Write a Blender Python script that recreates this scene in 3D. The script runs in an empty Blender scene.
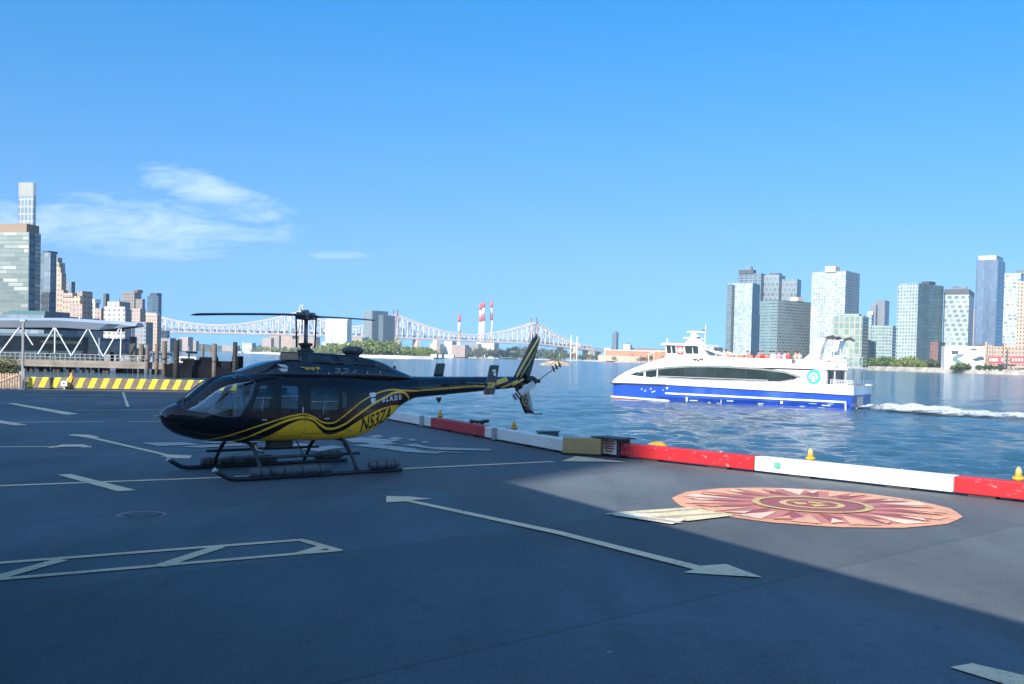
import bpy, bmesh, math, random
import numpy as np
from mathutils import Vector, Matrix
random.seed(7)
SC = bpy.context.scene
COL = SC.collection
R = math.radians

# ------------------------------------------------------------------ camera
F = 1040.0; CX = 512.0; HC = 357.6; PITCH = -1.5; ROLL = 1.36; CAMH = 2.4
CY = HC + F*math.tan(R(-PITCH))
_p, _r = R(PITCH), R(ROLL)
FWD = Vector((0, math.cos(_p), math.sin(_p)))
_r0 = Vector((1, 0, 0)); _u0 = _r0.cross(FWD)
RIGHT = _r0*math.cos(_r) + _u0*math.sin(_r)
UP = -_r0*math.sin(_r) + _u0*math.cos(_r)
cam_d = bpy.data.cameras.new('camera'); cam = bpy.data.objects.new('camera', cam_d); COL.objects.link(cam)
mw = Matrix((RIGHT, UP, -FWD)).transposed().to_4x4(); mw.translation = (0, 0, CAMH)
cam.matrix_world = mw
cam_d.sensor_width = 36; cam_d.lens = 36*F/1024
cam_d.shift_y = (CY-342)/1024
cam_d.clip_start = 0.1; cam_d.clip_end = 40000
SC.camera = cam

# ------------------------------------------------------------------ light
AZ = Vector((0.515, 0.857, 0)).normalized()          # the way the sunlight travels over the ground
EL = R(32)
SUNPOS = Vector((-AZ.x*math.cos(EL), -AZ.y*math.cos(EL), math.sin(EL)))
sun_d = bpy.data.lights.new('sun', 'SUN'); sun = bpy.data.objects.new('sun', sun_d); COL.objects.link(sun)
sun_d.energy = 4.9; sun_d.angle = R(0.55); sun_d.color = (1, 0.93, 0.84)
sun.rotation_euler = (-SUNPOS).to_track_quat('-Z', 'Y').to_euler()
W = bpy.data.worlds.new('World'); SC.world = W; W.use_nodes = True
SC.view_settings.view_transform = 'Standard'; SC.view_settings.look = 'None'
SC.view_settings.gamma = 1.0; SC.view_settings.use_curve_mapping = False
SC.view_settings.exposure = 0.95
HAZE = 0.00008

class NT:
    """small wrapper for building node trees"""
    def __init__(s, nt): s.nt = nt; s.n = nt.nodes; s.l = nt.links
    def new(s, t, **k):
        x = s.n.new(t)
        for a, v in k.items(): setattr(x, a, v)
        return x
    def put(s, sock, v):
        if hasattr(v, 'bl_idname') and hasattr(v, 'is_output'): s.l.new(v, sock)
        else: sock.default_value = v
    def math(s, op, a, b=0.0, c=None, clamp=False):
        x = s.new('ShaderNodeMath', operation=op, use_clamp=clamp)
        s.put(x.inputs[0], a); s.put(x.inputs[1], b)
        if c is not None: s.put(x.inputs[2], c)
        return x.outputs[0]
    def vmath(s, op, a, b):
        x = s.new('ShaderNodeVectorMath', operation=op)
        s.put(x.inputs[0], a); s.put(x.inputs[1], b)
        return x.outputs['Value'] if op in ('DOT_PRODUCT', 'LENGTH', 'DISTANCE') else x.outputs[0]
    def mix(s, fac, a, b, blend='MIX'):
        x = s.new('ShaderNodeMix', data_type='RGBA', blend_type=blend)
        s.put(x.inputs[0], fac); s.put(x.inputs[6], a); s.put(x.inputs[7], b)
        return x.outputs[2]
    def noise(s, vec, scale, detail=4, rough=.55, dist=0.0, dim='3D'):
        x = s.new('ShaderNodeTexNoise', noise_dimensions=dim)
        if vec is not None: s.l.new(vec, x.inputs['Vector'])
        x.inputs['Scale'].default_value = scale; x.inputs['Detail'].default_value = detail
        x.inputs['Roughness'].default_value = rough; x.inputs['Distortion'].default_value = dist
        return x.outputs['Fac']
    def ramp(s, fac, stops, interp='LINEAR'):
        x = s.new('ShaderNodeValToRGB'); s.put(x.inputs[0], fac)
        cr = x.color_ramp; cr.interpolation = interp
        while len(cr.elements) < len(stops): cr.elements.new(0.5)
        for e, (p, c) in zip(cr.elements, stops):
            e.position = p; e.color = c if len(c) == 4 else (*c, 1)
        return x.outputs[0]
    def mapping(s, vec, scale=(1, 1, 1), rot=(0, 0, 0), loc=(0, 0, 0)):
        x = s.new('ShaderNodeMapping'); s.l.new(vec, x.inputs[0])
        x.inputs['Scale'].default_value = scale; x.inputs['Rotation'].default_value = rot; x.inputs['Location'].default_value = loc
        return x.outputs[0]
    def bump(s, h, strength=.3, dist=.02, normal=None):
        x = s.new('ShaderNodeBump'); s.l.new(h, x.inputs['Height'])
        x.inputs['Strength'].default_value = strength; x.inputs['Distance'].default_value = dist
        if normal is not None: s.l.new(normal, x.inputs['Normal'])
        return x.outputs[0]

# sky: Nishita, a slightly deeper blue, and two thin bands of cirrus in the north-west
w = NT(W.node_tree)
for n_ in list(w.n): w.n.remove(n_)
sky = w.new('ShaderNodeTexSky', sky_type='NISHITA', sun_disc=False)
sky.sun_elevation = EL; sky.sun_rotation = math.atan2(SUNPOS.x, SUNPOS.y)
sky.altitude = 0; sky.air_density = 1.0; sky.dust_density = 0.0; sky.ozone_density = 3.0
hs = w.new('ShaderNodeHueSaturation'); hs.inputs['Hue'].default_value = 0.494; hs.inputs['Saturation'].default_value = 1.0
tc = w.new('ShaderNodeTexCoord')
lift = w.vmath('NORMALIZE', w.vmath('ADD', w.vmath('MULTIPLY', tc.outputs['Generated'], (1, 1, .85)), (0, 0, .20)), (0, 0, 0))
w.l.new(lift, sky.inputs['Vector'])
sz = w.new('ShaderNodeSeparateXYZ'); w.l.new(tc.outputs['Generated'], sz.inputs[0])
tint = w.ramp(sz.outputs[2], [(0.0, (.64, .84, .97)), (.08, (.60, .83, 1.0)), (.32, (.13, .76, 1.20)), (1.0, (.28, .82, 1.20))])
toward = w.math('MULTIPLY', w.math('ADD', w.vmath('DOT_PRODUCT', tc.outputs['Generated'], tuple(SUNPOS)), -.05), 1.6, clamp=True)   # the sky round the sun is paler, and brightened to fill the shade
tint = w.mix(toward, tint, (2.3, 2.0, 1.8, 1))
w.l.new(w.mix(1.0, sky.outputs[0], tint, 'MULTIPLY'), hs.inputs['Color'])
sep = w.new('ShaderNodeSeparateXYZ'); w.l.new(tc.outputs['Generated'], sep.inputs[0])
az_ = w.math('DIVIDE', sep.outputs[0], w.math('MAXIMUM', sep.outputs[1], .05))     # direction east per north
el_ = w.math('DIVIDE', sep.outputs[2], w.math('MAXIMUM', sep.outputs[1], .05))
def cloud_blob(ca, ce, sa, se, tilt=0.0):
    da = w.math('DIVIDE', w.math('SUBTRACT', az_, ca), sa)
    de = w.math('DIVIDE', w.math('SUBTRACT', w.math('SUBTRACT', el_, ce), w.math('MULTIPLY', w.math('SUBTRACT', az_, ca), tilt)), se)
    d2 = w.math('ADD', w.math('MULTIPLY', da, da), w.math('MULTIPLY', de, de))
    return w.math('SUBTRACT', 1.0, d2, clamp=True)
blobs = [cloud_blob(-.37, .118, .21, .040, -.03), cloud_blob(-.29, .150, .10, .028, -.3), cloud_blob(-.25, .128, .055, .016, .1),
         cloud_blob(-.172, .094, .045, .0065, .02), cloud_blob(-.36, .155, .06, .010, .1)]
wts = [1.0, 1.0, .9, .8, .4]
tot = None
for b, wt in zip(blobs, wts):
    v = w.math('MULTIPLY', b, wt); tot = v if tot is None else w.math('MAXIMUM', tot, v)
cv = w.new('ShaderNodeCombineXYZ'); w.l.new(az_, cv.inputs[0]); w.l.new(el_, cv.inputs[1])
cn = w.noise(w.mapping(cv.outputs[0], (9, 34, 1), (0, 0, R(6))), 1.3, 7, .62, .9)
cn2 = w.noise(w.mapping(cv.outputs[0], (30, 140, 1), (0, 0, R(5))), 1.0, 5, .6, .4)
cl = w.math('ADD', w.math('MULTIPLY', cn, .75), w.math('MULTIPLY', cn2, .25))
cf = w.math('MULTIPLY', w.math('SUBTRACT', cl, w.math('SUBTRACT', .66, w.math('MULTIPLY', tot, .36))), 3.4, clamp=True)
cf = w.math('MULTIPLY', w.math('MULTIPLY', cf, w.math('MULTIPLY', tot, 2.2, clamp=True)), .52)
skyc = w.mix(cf, hs.outputs[0], (5.6, 6.3, 7.2, 1))
bg = w.new('ShaderNodeBackground'); bg.inputs['Strength'].default_value = 0.105
w.l.new(skyc, bg.inputs['Color'])
wo = w.new('ShaderNodeOutputWorld'); w.l.new(bg.outputs[0], wo.inputs[0])

# ------------------------------------------------------------------ survey: where a sight line meets the ground, or a distance
def ray(px, py):
    d = FWD + RIGHT*((px-CX)/F) + UP*((CY-py)/F)
    return d/d.y
def at(px, py, Y): return Vector((0, 0, CAMH)) + ray(px, py)*Y
def gp(px, py, z=0.0):
    d = ray(px, py); return Vector((0, 0, CAMH)) + d*((z-CAMH)/d.z)
def hor(px): return HC + (px-CX)*math.tan(_r)
WATER_Z = -1.6

# ------------------------------------------------------------------ materials
MATS = {}
def M(name, col, rough=.6, metal=0.0, var=.12, nscale=4.0, bump=0.0, spec=.5, coat=0.0, stain=None, vec='Object', squash=(1, 1, 1)):
    if name in MATS: return MATS[name]
    m = bpy.data.materials.new(name); m.use_nodes = True; MATS[name] = m
    t = NT(m.node_tree); p = t.n['Principled BSDF']
    p.inputs['Roughness'].default_value = rough; p.inputs['Metallic'].default_value = metal
    p.inputs['Specular IOR Level'].default_value = spec; p.inputs['Coat Weight'].default_value = coat
    c = (*col, 1)
    tcn = t.new('ShaderNodeTexCoord'); v = t.mapping(tcn.outputs[vec], squash)
    if var > 0:
        nz = t.noise(v, nscale, 5)
        lo = tuple(x*(1-var*1.6) for x in col); hi = tuple(min(1, x*(1+var*1.6)) for x in col)
        c = t.ramp(nz, [(.28, lo), (.72, hi)])
    if stain:
        sn = t.noise(v, nscale*.37, 6, .65)
        c = t.mix(t.math('MULTIPLY', t.math('SUBTRACT', sn, .54), 5, clamp=True), c, (*stain, 1))
    t.put(p.inputs['Base Color'], c)
    if bump > 0:
        t.l.new(t.bump(t.noise(v, nscale*6, 4), bump, .02), p.inputs['Normal'])
    return m

def facade(name, frame, glass, cw, ch, mw=.15, mh=.25, rough=.18, frough=.6, skew=0.0, off=0.0, spec=.6, tone=.12, gmetal=0.0):
    """window grid in metres: frame colour, glass colours picked per pane"""
    if name in MATS: return MATS[name]
    frame = tuple(x*.56 for x in frame); glass = [tuple(x*.70 for x in g) for g in glass]
    m = bpy.data.materials.new(name); m.use_nodes = True; MATS[name] = m
    t = NT(m.node_tree); p = t.n['Principled BSDF']
    uv = t.new('ShaderNodeTexCoord').outputs['UV']
    s = t.new('ShaderNodeSeparateXYZ'); t.l.new(uv, s.inputs[0])
    v = t.math('DIVIDE', s.outputs[1], ch)
    row = t.math('FLOOR', v)
    u = t.math('ADD', t.math('DIVIDE', s.outputs[0], cw), t.math('MULTIPLY', row, skew))
    fx = t.math('FRACT', u); fy = t.math('FRACT', v)
    mask = t.math('MAXIMUM', t.math('LESS_THAN', fx, mw), t.math('LESS_THAN', fy, mh))
    cvv = t.new('ShaderNodeCombineXYZ'); t.l.new(t.math('FLOOR', u), cvv.inputs[0]); t.l.new(row, cvv.inputs[1]); cvv.inputs[2].default_value = off
    wn = t.new('ShaderNodeTexWhiteNoise', noise_dimensions='3D'); t.l.new(cvv.outputs[0], wn.inputs[0])
    g = t.ramp(wn.outputs['Value'], [(i/max(1, len(glass)), c) for i, c in enumerate(glass)], 'CONSTANT')
    nz = t.noise(uv, .05, 3)
    gm = [sum(q[k] for q in glass)/len(glass) for k in range(3)]
    bay = t.new('ShaderNodeTexWhiteNoise', noise_dimensions='1D'); t.l.new(t.math('FLOOR', t.math('DIVIDE', u, 3.0)), bay.inputs['W'])
    g = t.mix(.45, g, (*gm, 1))
    g = t.mix(1.0, g, t.ramp(bay.outputs['Value'], [(0, (.72, .74, .76)), (1, (1.22, 1.2, 1.18))]), 'MULTIPLY')
    fr = t.ramp(nz, [(.3, tuple(x*(1-tone) for x in frame)), (.7, tuple(min(1, x*(1+tone)) for x in frame))])
    t.l.new(t.mix(mask, g, fr), p.inputs['Base Color'])
    t.put(p.inputs['Roughness'], t.math('ADD', rough, t.math('MULTIPLY', mask, frough-rough)))
    p.inputs['Specular IOR Level'].default_value = spec
    if gmetal: t.put(p.inputs['Metallic'], t.math('MULTIPLY', t.math('SUBTRACT', 1.0, mask), gmetal))
    return m

# ------------------------------------------------------------------ mesh builder
class MB:
    def __init__(s): s.v = []; s.f = []; s.m = []; s.uv = []; s.sm = []
    def add(s, vs, fs, mi=0, uvs=None, smooth=False):
        o = len(s.v); s.v += [tuple(x) for x in vs]
        for i, f in enumerate(fs):
            s.f.append(tuple(o+k for k in f)); s.m.append(mi); s.sm.append(smooth)
            s.uv.append(uvs[i] if uvs else None)
        return s
    def box(s, c, d, rz=0, mi=0, taper=1.0):
        x, y, z = d[0]/2, d[1]/2, d[2]/2; ca, sa = math.cos(rz), math.sin(rz)
        vs = []
        for k in (-1, 1):
            q = taper if k > 0 else 1
            for (a, b) in ((-x, -y), (x, -y), (x, y), (-x, y)):
                a *= q; b *= q
                vs.append((c[0]+a*ca-b*sa, c[1]+a*sa+b*ca, c[2]+k*z))
        return s.add(vs, [(0, 3, 2, 1), (4, 5, 6, 7), (0, 1, 5, 4), (1, 2, 6, 5), (2, 3, 7, 6), (3, 0, 4, 7)], mi)
    def bar(s, a, b, w, h=None, mi=0):
        a, b = Vector(a), Vector(b); h = h or w; d = (b-a)
        if d.length < 1e-6: return s
        d.normalize(); up = Vector((0, 0, 1)) if abs(d.z) < .95 else Vector((0, 1, 0))
        x = d.cross(up).normalized(); y = x.cross(d)
        vs = [p + x*(i*w/2) + y*(j*h/2) for p in (a, b) for (i, j) in ((-1, -1), (1, -1), (1, 1), (-1, 1))]
        return s.add(vs, [(0, 1, 2, 3), (7, 6, 5, 4), (4, 5, 1, 0), (5, 6, 2, 1), (6, 7, 3, 2), (7, 4, 0, 3)], mi)
    def tube(s, pts, r, n=10, mi=0, cap=True):
        pts = [Vector(p) for p in pts]; rs = r if isinstance(r, (list, tuple)) else [r]*len(pts)
        rings = []; ref = None
        for i, p in enumerate(pts):
            d = (pts[min(i+1, len(pts)-1)] - pts[max(i-1, 0)]).normalized()
            if ref is None: ref = Vector((0, 0, 1)) if abs(d.z) < .9 else Vector((1, 0, 0))
            x = d.cross(ref).normalized(); y = x.cross(d).normalized(); ref = y
            rings.append([p + (x*math.cos(2*math.pi*k/n) + y*math.sin(2*math.pi*k/n))*rs[i] for k in range(n)])
        return s.rings(rings, mi, cap, smooth=True)
    def rings(s, rings, mi=0, cap=True, smooth=True, closed=True):
        n = len(rings[0]); vs = [p for r_ in rings for p in r_]; fs = []
        for i in range(len(rings)-1):
            for k in range(n if closed else n-1):
                a = i*n+k; b = i*n+(k+1) % n
                fs.append((a, b, b+n, a+n))
        s.add(vs, fs, mi, smooth=smooth)
        if cap and closed:
            o = len(s.v)-len(vs)
            s.f += [tuple(o+k for k in reversed(range(n))), tuple(o+(len(rings)-1)*n+k for k in range(n))]
            s.m += [mi, mi]; s.uv += [None, None]; s.sm += [False, False]
        return s
    def lathe(s, c, prof, n=16, mi=0, ax='z', smooth=True):
        rings = []
        for (r, h) in prof:
            rg = []
            for k in range(n):
                a = 2*math.pi*k/n; p = (r*math.cos(a), r*math.sin(a), h)
                if ax == 'x': p = (p[2], p[0], p[1])
                if ax == 'y': p = (p[1], p[2], p[0])
                rg.append((c[0]+p[0], c[1]+p[1], c[2]+p[2]))
            rings.append(rg)
        return s.rings(rings, mi, True, smooth)
    def prism(s, poly, z0, z1, mi=0, uv=True, top=None, u0=0.0):
        """vertical prism with metre UVs"""
        n = len(poly)
        area = sum(poly[i][0]*poly[(i+1) % n][1]-poly[(i+1) % n][0]*poly[i][1] for i in range(n))
        if area < 0: poly = poly[::-1]
        u = u0
        for i in range(n):
            a = poly[i]; b = poly[(i+1) % n]; L = math.hypot(b[0]-a[0], b[1]-a[1])
            s.add([(a[0], a[1], z0), (b[0], b[1], z0), (b[0], b[1], z1), (a[0], a[1], z1)], [(0, 1, 2, 3)], mi[i] if isinstance(mi, (list, tuple)) else mi,
                  [((u, z0), (u+L, z0), (u+L, z1), (u, z1))])
            u += L
        tm = top if top is not None else (mi[0] if isinstance(mi, (list, tuple)) else mi)
        s.add([(p[0], p[1], z1) for p in poly], [tuple(range(n))], tm)
        s.add([(p[0], p[1], z0) for p in poly], [tuple(reversed(range(n)))], tm)
        return s
    def xz(s, poly, y0, y1, mi=0):
        """prism extruded along y from an outline in x,z"""
        n = len(poly); vs = [(p[0], y0, p[1]) for p in poly]+[(p[0], y1, p[1]) for p in poly]
        area = sum(poly[i][0]*poly[(i+1) % n][1]-poly[(i+1) % n][0]*poly[i][1] for i in range(n))
        fs = [tuple(range(n)), tuple(reversed(range(n, 2*n)))] + [(i, i+n, (i+1) % n+n, (i+1) % n) for i in range(n)]
        if (area < 0) != (y1 < y0): fs = [tuple(reversed(f)) for f in fs]
        return s.add(vs, fs, mi)
    def build(s, name, mats, parent=None, smooth=None, loc=None, rz=None, bevel=0.0, fix=False):
        me = bpy.data.meshes.new(name); me.from_pydata(s.v, [], s.f); me.update()
        if not isinstance(mats, (list, tuple)): mats = [mats]
        for m in mats: me.materials.append(m)
        me.polygons.foreach_set('material_index', s.m)
        if any(u is not None for u in s.uv):
            ul = me.uv_layers.new(name='UVMap')
            for pi, p in enumerate(me.polygons):
                if s.uv[pi]:
                    for k, li in enumerate(p.loop_indices): ul.data[li].uv = s.uv[pi][k]
        sm = s.sm if smooth is None else [smooth]*len(s.f)
        me.polygons.foreach_set('use_smooth', sm)
        if bevel or fix:
            bm = bmesh.new(); bm.from_mesh(me)
            if fix: bmesh.ops.recalc_face_normals(bm, faces=bm.faces)
            if bevel:
                bmesh.ops.remove_doubles(bm, verts=bm.verts, dist=1e-5)
                es = [e for e in bm.edges if len(e.link_faces) == 2 and e.calc_face_angle(0) > .5]
                bmesh.ops.bevel(bm, geom=es, offset=bevel, segments=2, affect='EDGES', profile=.6)
            bm.to_mesh(me); bm.free()
        o = bpy.data.objects.new(name, me); COL.objects.link(o)
        if parent: o.parent = parent
        if loc is not None: o.location = loc
        if rz is not None: o.rotation_euler.z = rz
        return o

def tag(o, label=None, cat=None, group=None, kind=None):
    if label: o['label'] = label
    if cat: o['category'] = cat
    if group: o['group'] = group
    if kind: o['kind'] = kind
    return o
def thing(name, label, cat, loc=(0, 0, 0), rz=0, group=None):
    o = bpy.data.objects.new(name, None); COL.objects.link(o); o.location = loc; o.rotation_euler.z = rz
    o.empty_display_size = .3
    return tag(o, label, cat, group)
def struct(o): o['kind'] = 'structure'; return o
def dup(root, loc, rz=0, label=None, scale=None):
    r = root.copy(); COL.objects.link(r); r.location = loc; r.rotation_euler.z = rz
    if scale: r.scale = scale
    if label: r['label'] = label
    for ch in list(root.children):
        c = ch.copy(); COL.objects.link(c); c.parent = r
        for g in list(ch.children):
            d = g.copy(); COL.objects.link(d); d.parent = c
    return r
def pchip(xs, ys, x):
    xs = np.array(xs, float); ys = np.array(ys, float); h = np.diff(xs); d = np.diff(ys)/h
    m = np.zeros(len(xs)); m[0] = d[0]; m[-1] = d[-1]
    for i in range(1, len(xs)-1):
        if d[i-1]*d[i] > 0:
            w1 = 2*h[i]+h[i-1]; w2 = h[i]+2*h[i-1]; m[i] = (w1+w2)/(w1/d[i-1]+w2/d[i])
    i = int(np.clip(np.searchsorted(xs, x)-1, 0, len(xs)-2)); t = (x-xs[i])/h[i]; t = min(max(t, 0), 1)
    return float((2*t**3-3*t**2+1)*ys[i]+(t**3-2*t**2+t)*h[i]*m[i]+(-2*t**3+3*t**2)*ys[i+1]+(t**3-t**2)*h[i]*m[i+1])
def rounded(poly, r=.06, n=4):
    out = []
    for i in range(len(poly)):
        p = Vector(poly[i]); a = Vector(poly[i-1]); b = Vector(poly[(i+1) % len(poly)])
        da = (a-p); db = (b-p); ra = min(r, da.length*.45); rb = min(r, db.length*.45)
        A = p+da.normalized()*ra; B = p+db.normalized()*rb
        for k in range(n+1):
            t = k/n; q = A*(1-t)**2+p*2*t*(1-t)+B*t*t; out.append((q.x, q.y))
    return out
def text_mesh(body, size=1.0, shear=0.0, sub=0, bold=0.0):
    cu = bpy.data.curves.new('lettering', 'FONT'); cu.body = body; cu.size = size; cu.shear = shear; cu.offset = bold
    cu.align_x = 'CENTER'; cu.align_y = 'CENTER'; cu.resolution_u = 3
    ob = bpy.data.objects.new('lettering', cu); COL.objects.link(ob)
    bpy.context.view_layer.update()
    me = bpy.data.meshes.new_from_object(ob.evaluated_get(bpy.context.evaluated_depsgraph_get()))
    bpy.data.objects.remove(ob)
    bm = bmesh.new(); bm.from_mesh(me); bmesh.ops.triangulate(bm, faces=bm.faces)
    if sub: bmesh.ops.subdivide_edges(bm, edges=bm.edges, cuts=sub, use_grid_fill=True)
    vs = [v.co.copy() for v in bm.verts]; fs = [tuple(v.index for v in f.verts) for f in bm.faces]
    bm.free(); bpy.data.meshes.remove(me)
    return vs, fs

# ================================================================== SETTING
# --- water: one sheet out to the horizon, real waves near by, finer ripple in the shader
def water_mat():
    m = bpy.data.materials.new('river_water'); m.use_nodes = True
    t = NT(m.node_tree); p = t.n['Principled BSDF']
    geo = t.new('ShaderNodeNewGeometry'); pos = geo.outputs['Position']
    big = t.noise(t.mapping(pos, (.012, .030, 1), (0, 0, R(20))), 1.0, 4, .6)
    c = t.ramp(big, [(.3, (.024, .066, .098)), (.7, (.031, .078, .110))])
    t.put(p.inputs['Base Color'], c)
    p.inputs['Roughness'].default_value = .10; p.inputs['IOR'].default_value = 1.333
    n1 = t.noise(t.mapping(pos, (.42, .85, 1), (0, 0, R(24))), 1.0, 5, .62, .4)
    n2 = t.noise(t.mapping(pos, (1.6, 3.2, 1), (0, 0, R(-14))), 1.0, 4, .6, .3)
    n3 = t.noise(t.mapping(pos, (.05, .12, 1), (0, 0, R(12))), 1.0, 3, .6)
    b1 = t.bump(n1, 1.0, .34)
    b2 = t.bump(n2, .75, .16, b1)
    t.l.new(t.bump(n3, .25, .8, b2), p.inputs['Normal'])
    return m
def make_water():
    na, nr = 560, 620
    az = np.linspace(R(-62), R(62), na)
    r = np.concatenate([np.exp(np.linspace(math.log(9), math.log(420), nr-60)), np.exp(np.linspace(math.log(430), math.log(16000), 60))])
    A, RR = np.meshgrid(az, r); X = RR*np.sin(A); Y = RR*np.cos(A); Z = np.zeros_like(X)
    rng = np.random.RandomState(3); step = RR*(math.log(420/9)/(nr-60))
    for i in range(46):
        lam = .36*(3.6/.36)**(i/45.0); th = R(205)+rng.normal(0, .62); k = 2*math.pi/lam
        amp = .0088*lam**.55*rng.uniform(.6, 1.3); ph = rng.uniform(0, 6.28)
        fade = np.clip((lam/step-2.2)/3.0, 0, 1)
        Z += fade*amp*np.sin(k*(X*math.sin(th)+Y*math.cos(th))+ph + .6*np.sin(.21*X+.17*Y+ph))
    Z = Z*(1+.6*np.maximum(Z, 0)/.1*.3)
    v = np.stack([X, Y, Z+WATER_Z], -1).reshape(-1, 3)
    i = np.arange(len(r)-1)[:, None]*na+np.arange(na-1)[None, :]
    f = np.stack([i, i+1, i+na+1, i+na], -1).reshape(-1, 4)[:, ::-1]
    me = bpy.data.meshes.new('water'); me.vertices.add(len(v)); me.vertices.foreach_set('co', v.ravel())
    me.loops.add(f.size); me.loops.foreach_set('vertex_index', f.ravel().astype(np.int32))
    me.polygons.add(len(f)); me.polygons.foreach_set('loop_start', np.arange(0, f.size, 4, dtype=np.int32))
    me.update(calc_edges=True); me.polygons.foreach_set('use_smooth', np.ones(len(f), bool)); me.validate()
    me.materials.append(water_mat())
    o = bpy.data.objects.new('water', me); COL.objects.link(o); return struct(o)
make_water()

# --- the heliport deck
def asphalt(name, col, k=1.0):
    m = bpy.data.materials.new(name); m.use_nodes = True; t = NT(m.node_tree); p = t.n['Principled BSDF']
    pos = t.new('ShaderNodeNewGeometry').outputs['Position']
    a = t.noise(t.mapping(pos, (.35, .12, 1), (0, 0, R(-38))), 1.0, 6, .62)
    b = t.noise(pos, 42, 3, .7); c = t.noise(pos, 3.1, 6, .6)
    col1 = tuple(x*.50 for x in col); col2 = tuple(x*1.42 for x in col)
    base = t.ramp(a, [(.36, col1), (.64, col2)])
    base = t.mix(.42, base, t.ramp(b, [(.32, tuple(x*.30 for x in col)), (.68, tuple(x*2.2 for x in col))]))
    base = t.mix(t.math('MULTIPLY', t.math('SUBTRACT', c, .56), 3.2, clamp=True), base, tuple(x*.55 for x in col)+(1,))
    vor = t.new('ShaderNodeTexVoronoi'); vor.inputs['Scale'].default_value = 1.3; t.l.new(pos, vor.inputs['Vector'])
    st = t.noise(t.mapping(pos, (1.1, .10, 1), (0, 0, R(-52))), 1.0, 7, .7)
    base = t.mix(t.math('MULTIPLY', t.math('SUBTRACT', st, .55), 2.2, clamp=True), base, tuple(x*.55 for x in col)+(1,))
    st2 = t.noise(t.mapping(pos, (.16, 1.0, 1), (0, 0, R(28))), 1.0, 7, .72)
    base = t.mix(t.math('MULTIPLY', t.math('SUBTRACT', st2, .60), 2.6, clamp=True), base, tuple(x*1.75 for x in col)+(1,))
    spk = t.math('MULTIPLY', t.math('LESS_THAN', vor.outputs['Distance'], .035), t.math('GREATER_THAN', c, .48))
    base = t.mix(t.math('MULTIPLY', spk, .6), base, (.3, .3, .29, 1))
    # oil spots and the joints between paving lanes
    oil = t.noise(pos, .62, 6, .72, .8)
    base = t.mix(t.math('MULTIPLY', t.math('SUBTRACT', oil, .60), 3.0, clamp=True), base, tuple(x*.42 for x in col)+(1,))
    rs = t.new('ShaderNodeSeparateXYZ'); t.l.new(t.mapping(pos, (1, 1, 1), (0, 0, R(47))), rs.inputs[0])
    seam = t.math('LESS_THAN', t.math('ABSOLUTE', t.math('SUBTRACT', t.math('FRACT', t.math('ADD', t.math('DIVIDE', rs.outputs[0], 4.2), t.math('MULTIPLY', a, .012))), .5)), .0036)
    base = t.mix(t.math('MULTIPLY', seam, .5), base, tuple(x*.35 for x in col)+(1,))
    lane = t.math('FRACT', t.math('MULTIPLY', t.math('FLOOR', t.math('ADD', t.math('DIVIDE', rs.outputs[0], 4.2), .5)), .377))
    base = t.mix(1.0, base, t.ramp(lane, [(0, (.86, .86, .86)), (1, (1.12, 1.12, 1.12))]), 'MULTIPLY')
    # hairline cracks
    vc = t.new('ShaderNodeTexVoronoi', feature='DISTANCE_TO_EDGE'); vc.inputs['Scale'].default_value = .22
    wob = t.new('ShaderNodeMix', data_type='VECTOR'); wob.inputs[0].default_value = .35
    nv = t.new('ShaderNodeTexNoise'); nv.inputs['Scale'].default_value = .7; nv.inputs['Detail'].default_value = 4; t.l.new(pos, nv.inputs['Vector'])
    t.l.new(pos, wob.inputs[4]); t.l.new(t.vmath('ADD', pos, nv.outputs['Color']), wob.inputs[5]); t.l.new(wob.outputs[1], vc.inputs['Vector'])
    base = t.mix(t.math('MULTIPLY', t.math('LESS_THAN', vc.outputs['Distance'], .0022), .14), base, tuple(x*.3 for x in col)+(1,))
    t.put(p.inputs['Base Color'], base)
    p.inputs['Roughness'].default_value = .72; p.inputs['Specular IOR Level'].default_value = .45
    t.l.new(t.bump(t.mix(.5, b, c), .35, .012), p.inputs['Normal'])
    return m
ASPH = asphalt('asphalt', (.076, .087, .096)); ASPH2 = asphalt('asphalt_reflection', (.066, .092, .112))  # second is bluer: window reflection and shade tint put into the colour
CONC = M('quay_concrete', (.27, .25, .22), .85, var=.25, nscale=.8, bump=.3)
EA, EB, EC, ED = Vector((-15.75, 60.7)), Vector((1.55, 25.85)), Vector((2.65, 25.6)), Vector((9.28, 18.69))
dR = (ED-EC).normalized(); nR = Vector((-dR.y, dR.x)); dL = (EA-EB).normalized(); nL = Vector((dL.y, -dL.x))
dS = Vector((1, .17)).normalized(); nS = Vector((-dS.y, dS.x))
far_r = EC+dR*58
deck = [tuple(EA+nL*.7+nS*.8), tuple(EB+nL*.7+Vector((.3, .1))), tuple(EC+nR*.75), tuple(far_r+nR*.75), (far_r.x, -75), (-130, -75), tuple(EA-dS*115+nS*.8)]
o = MB().prism(deck, -4.5, 0, 1, top=0).build('ground', [ASPH, CONC]); struct(o)
def sheet(name, px, z, m, kind=True):
    o = MB().add([(*gp(*q).xy, z) for q in px], [tuple(range(len(px)))]).build(name, m, fix=True)
    if o.data.polygons[0].normal.z < 0: o.data.flip_normals()
    return struct(o)
reflection_px = [(-260, 372), (0, 388.5), (40, 397), (120, 420), (200, 441), (280, 461), (352, 480), (420, 487), (470, 500), (545, 545), (640, 560), (809, 592), (930, 620), (1040, 648), (1400, 760)]  # outline of the window reflection, painted on the deck as a sheet
pl = [(*gp(*q).xy, .004) for q in reflection_px]+[(6, -12, .004), (-34, -12, .004)]
o = MB().add(pl, [tuple(range(len(pl)))]).build('deck_reflection', ASPH2)
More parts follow.
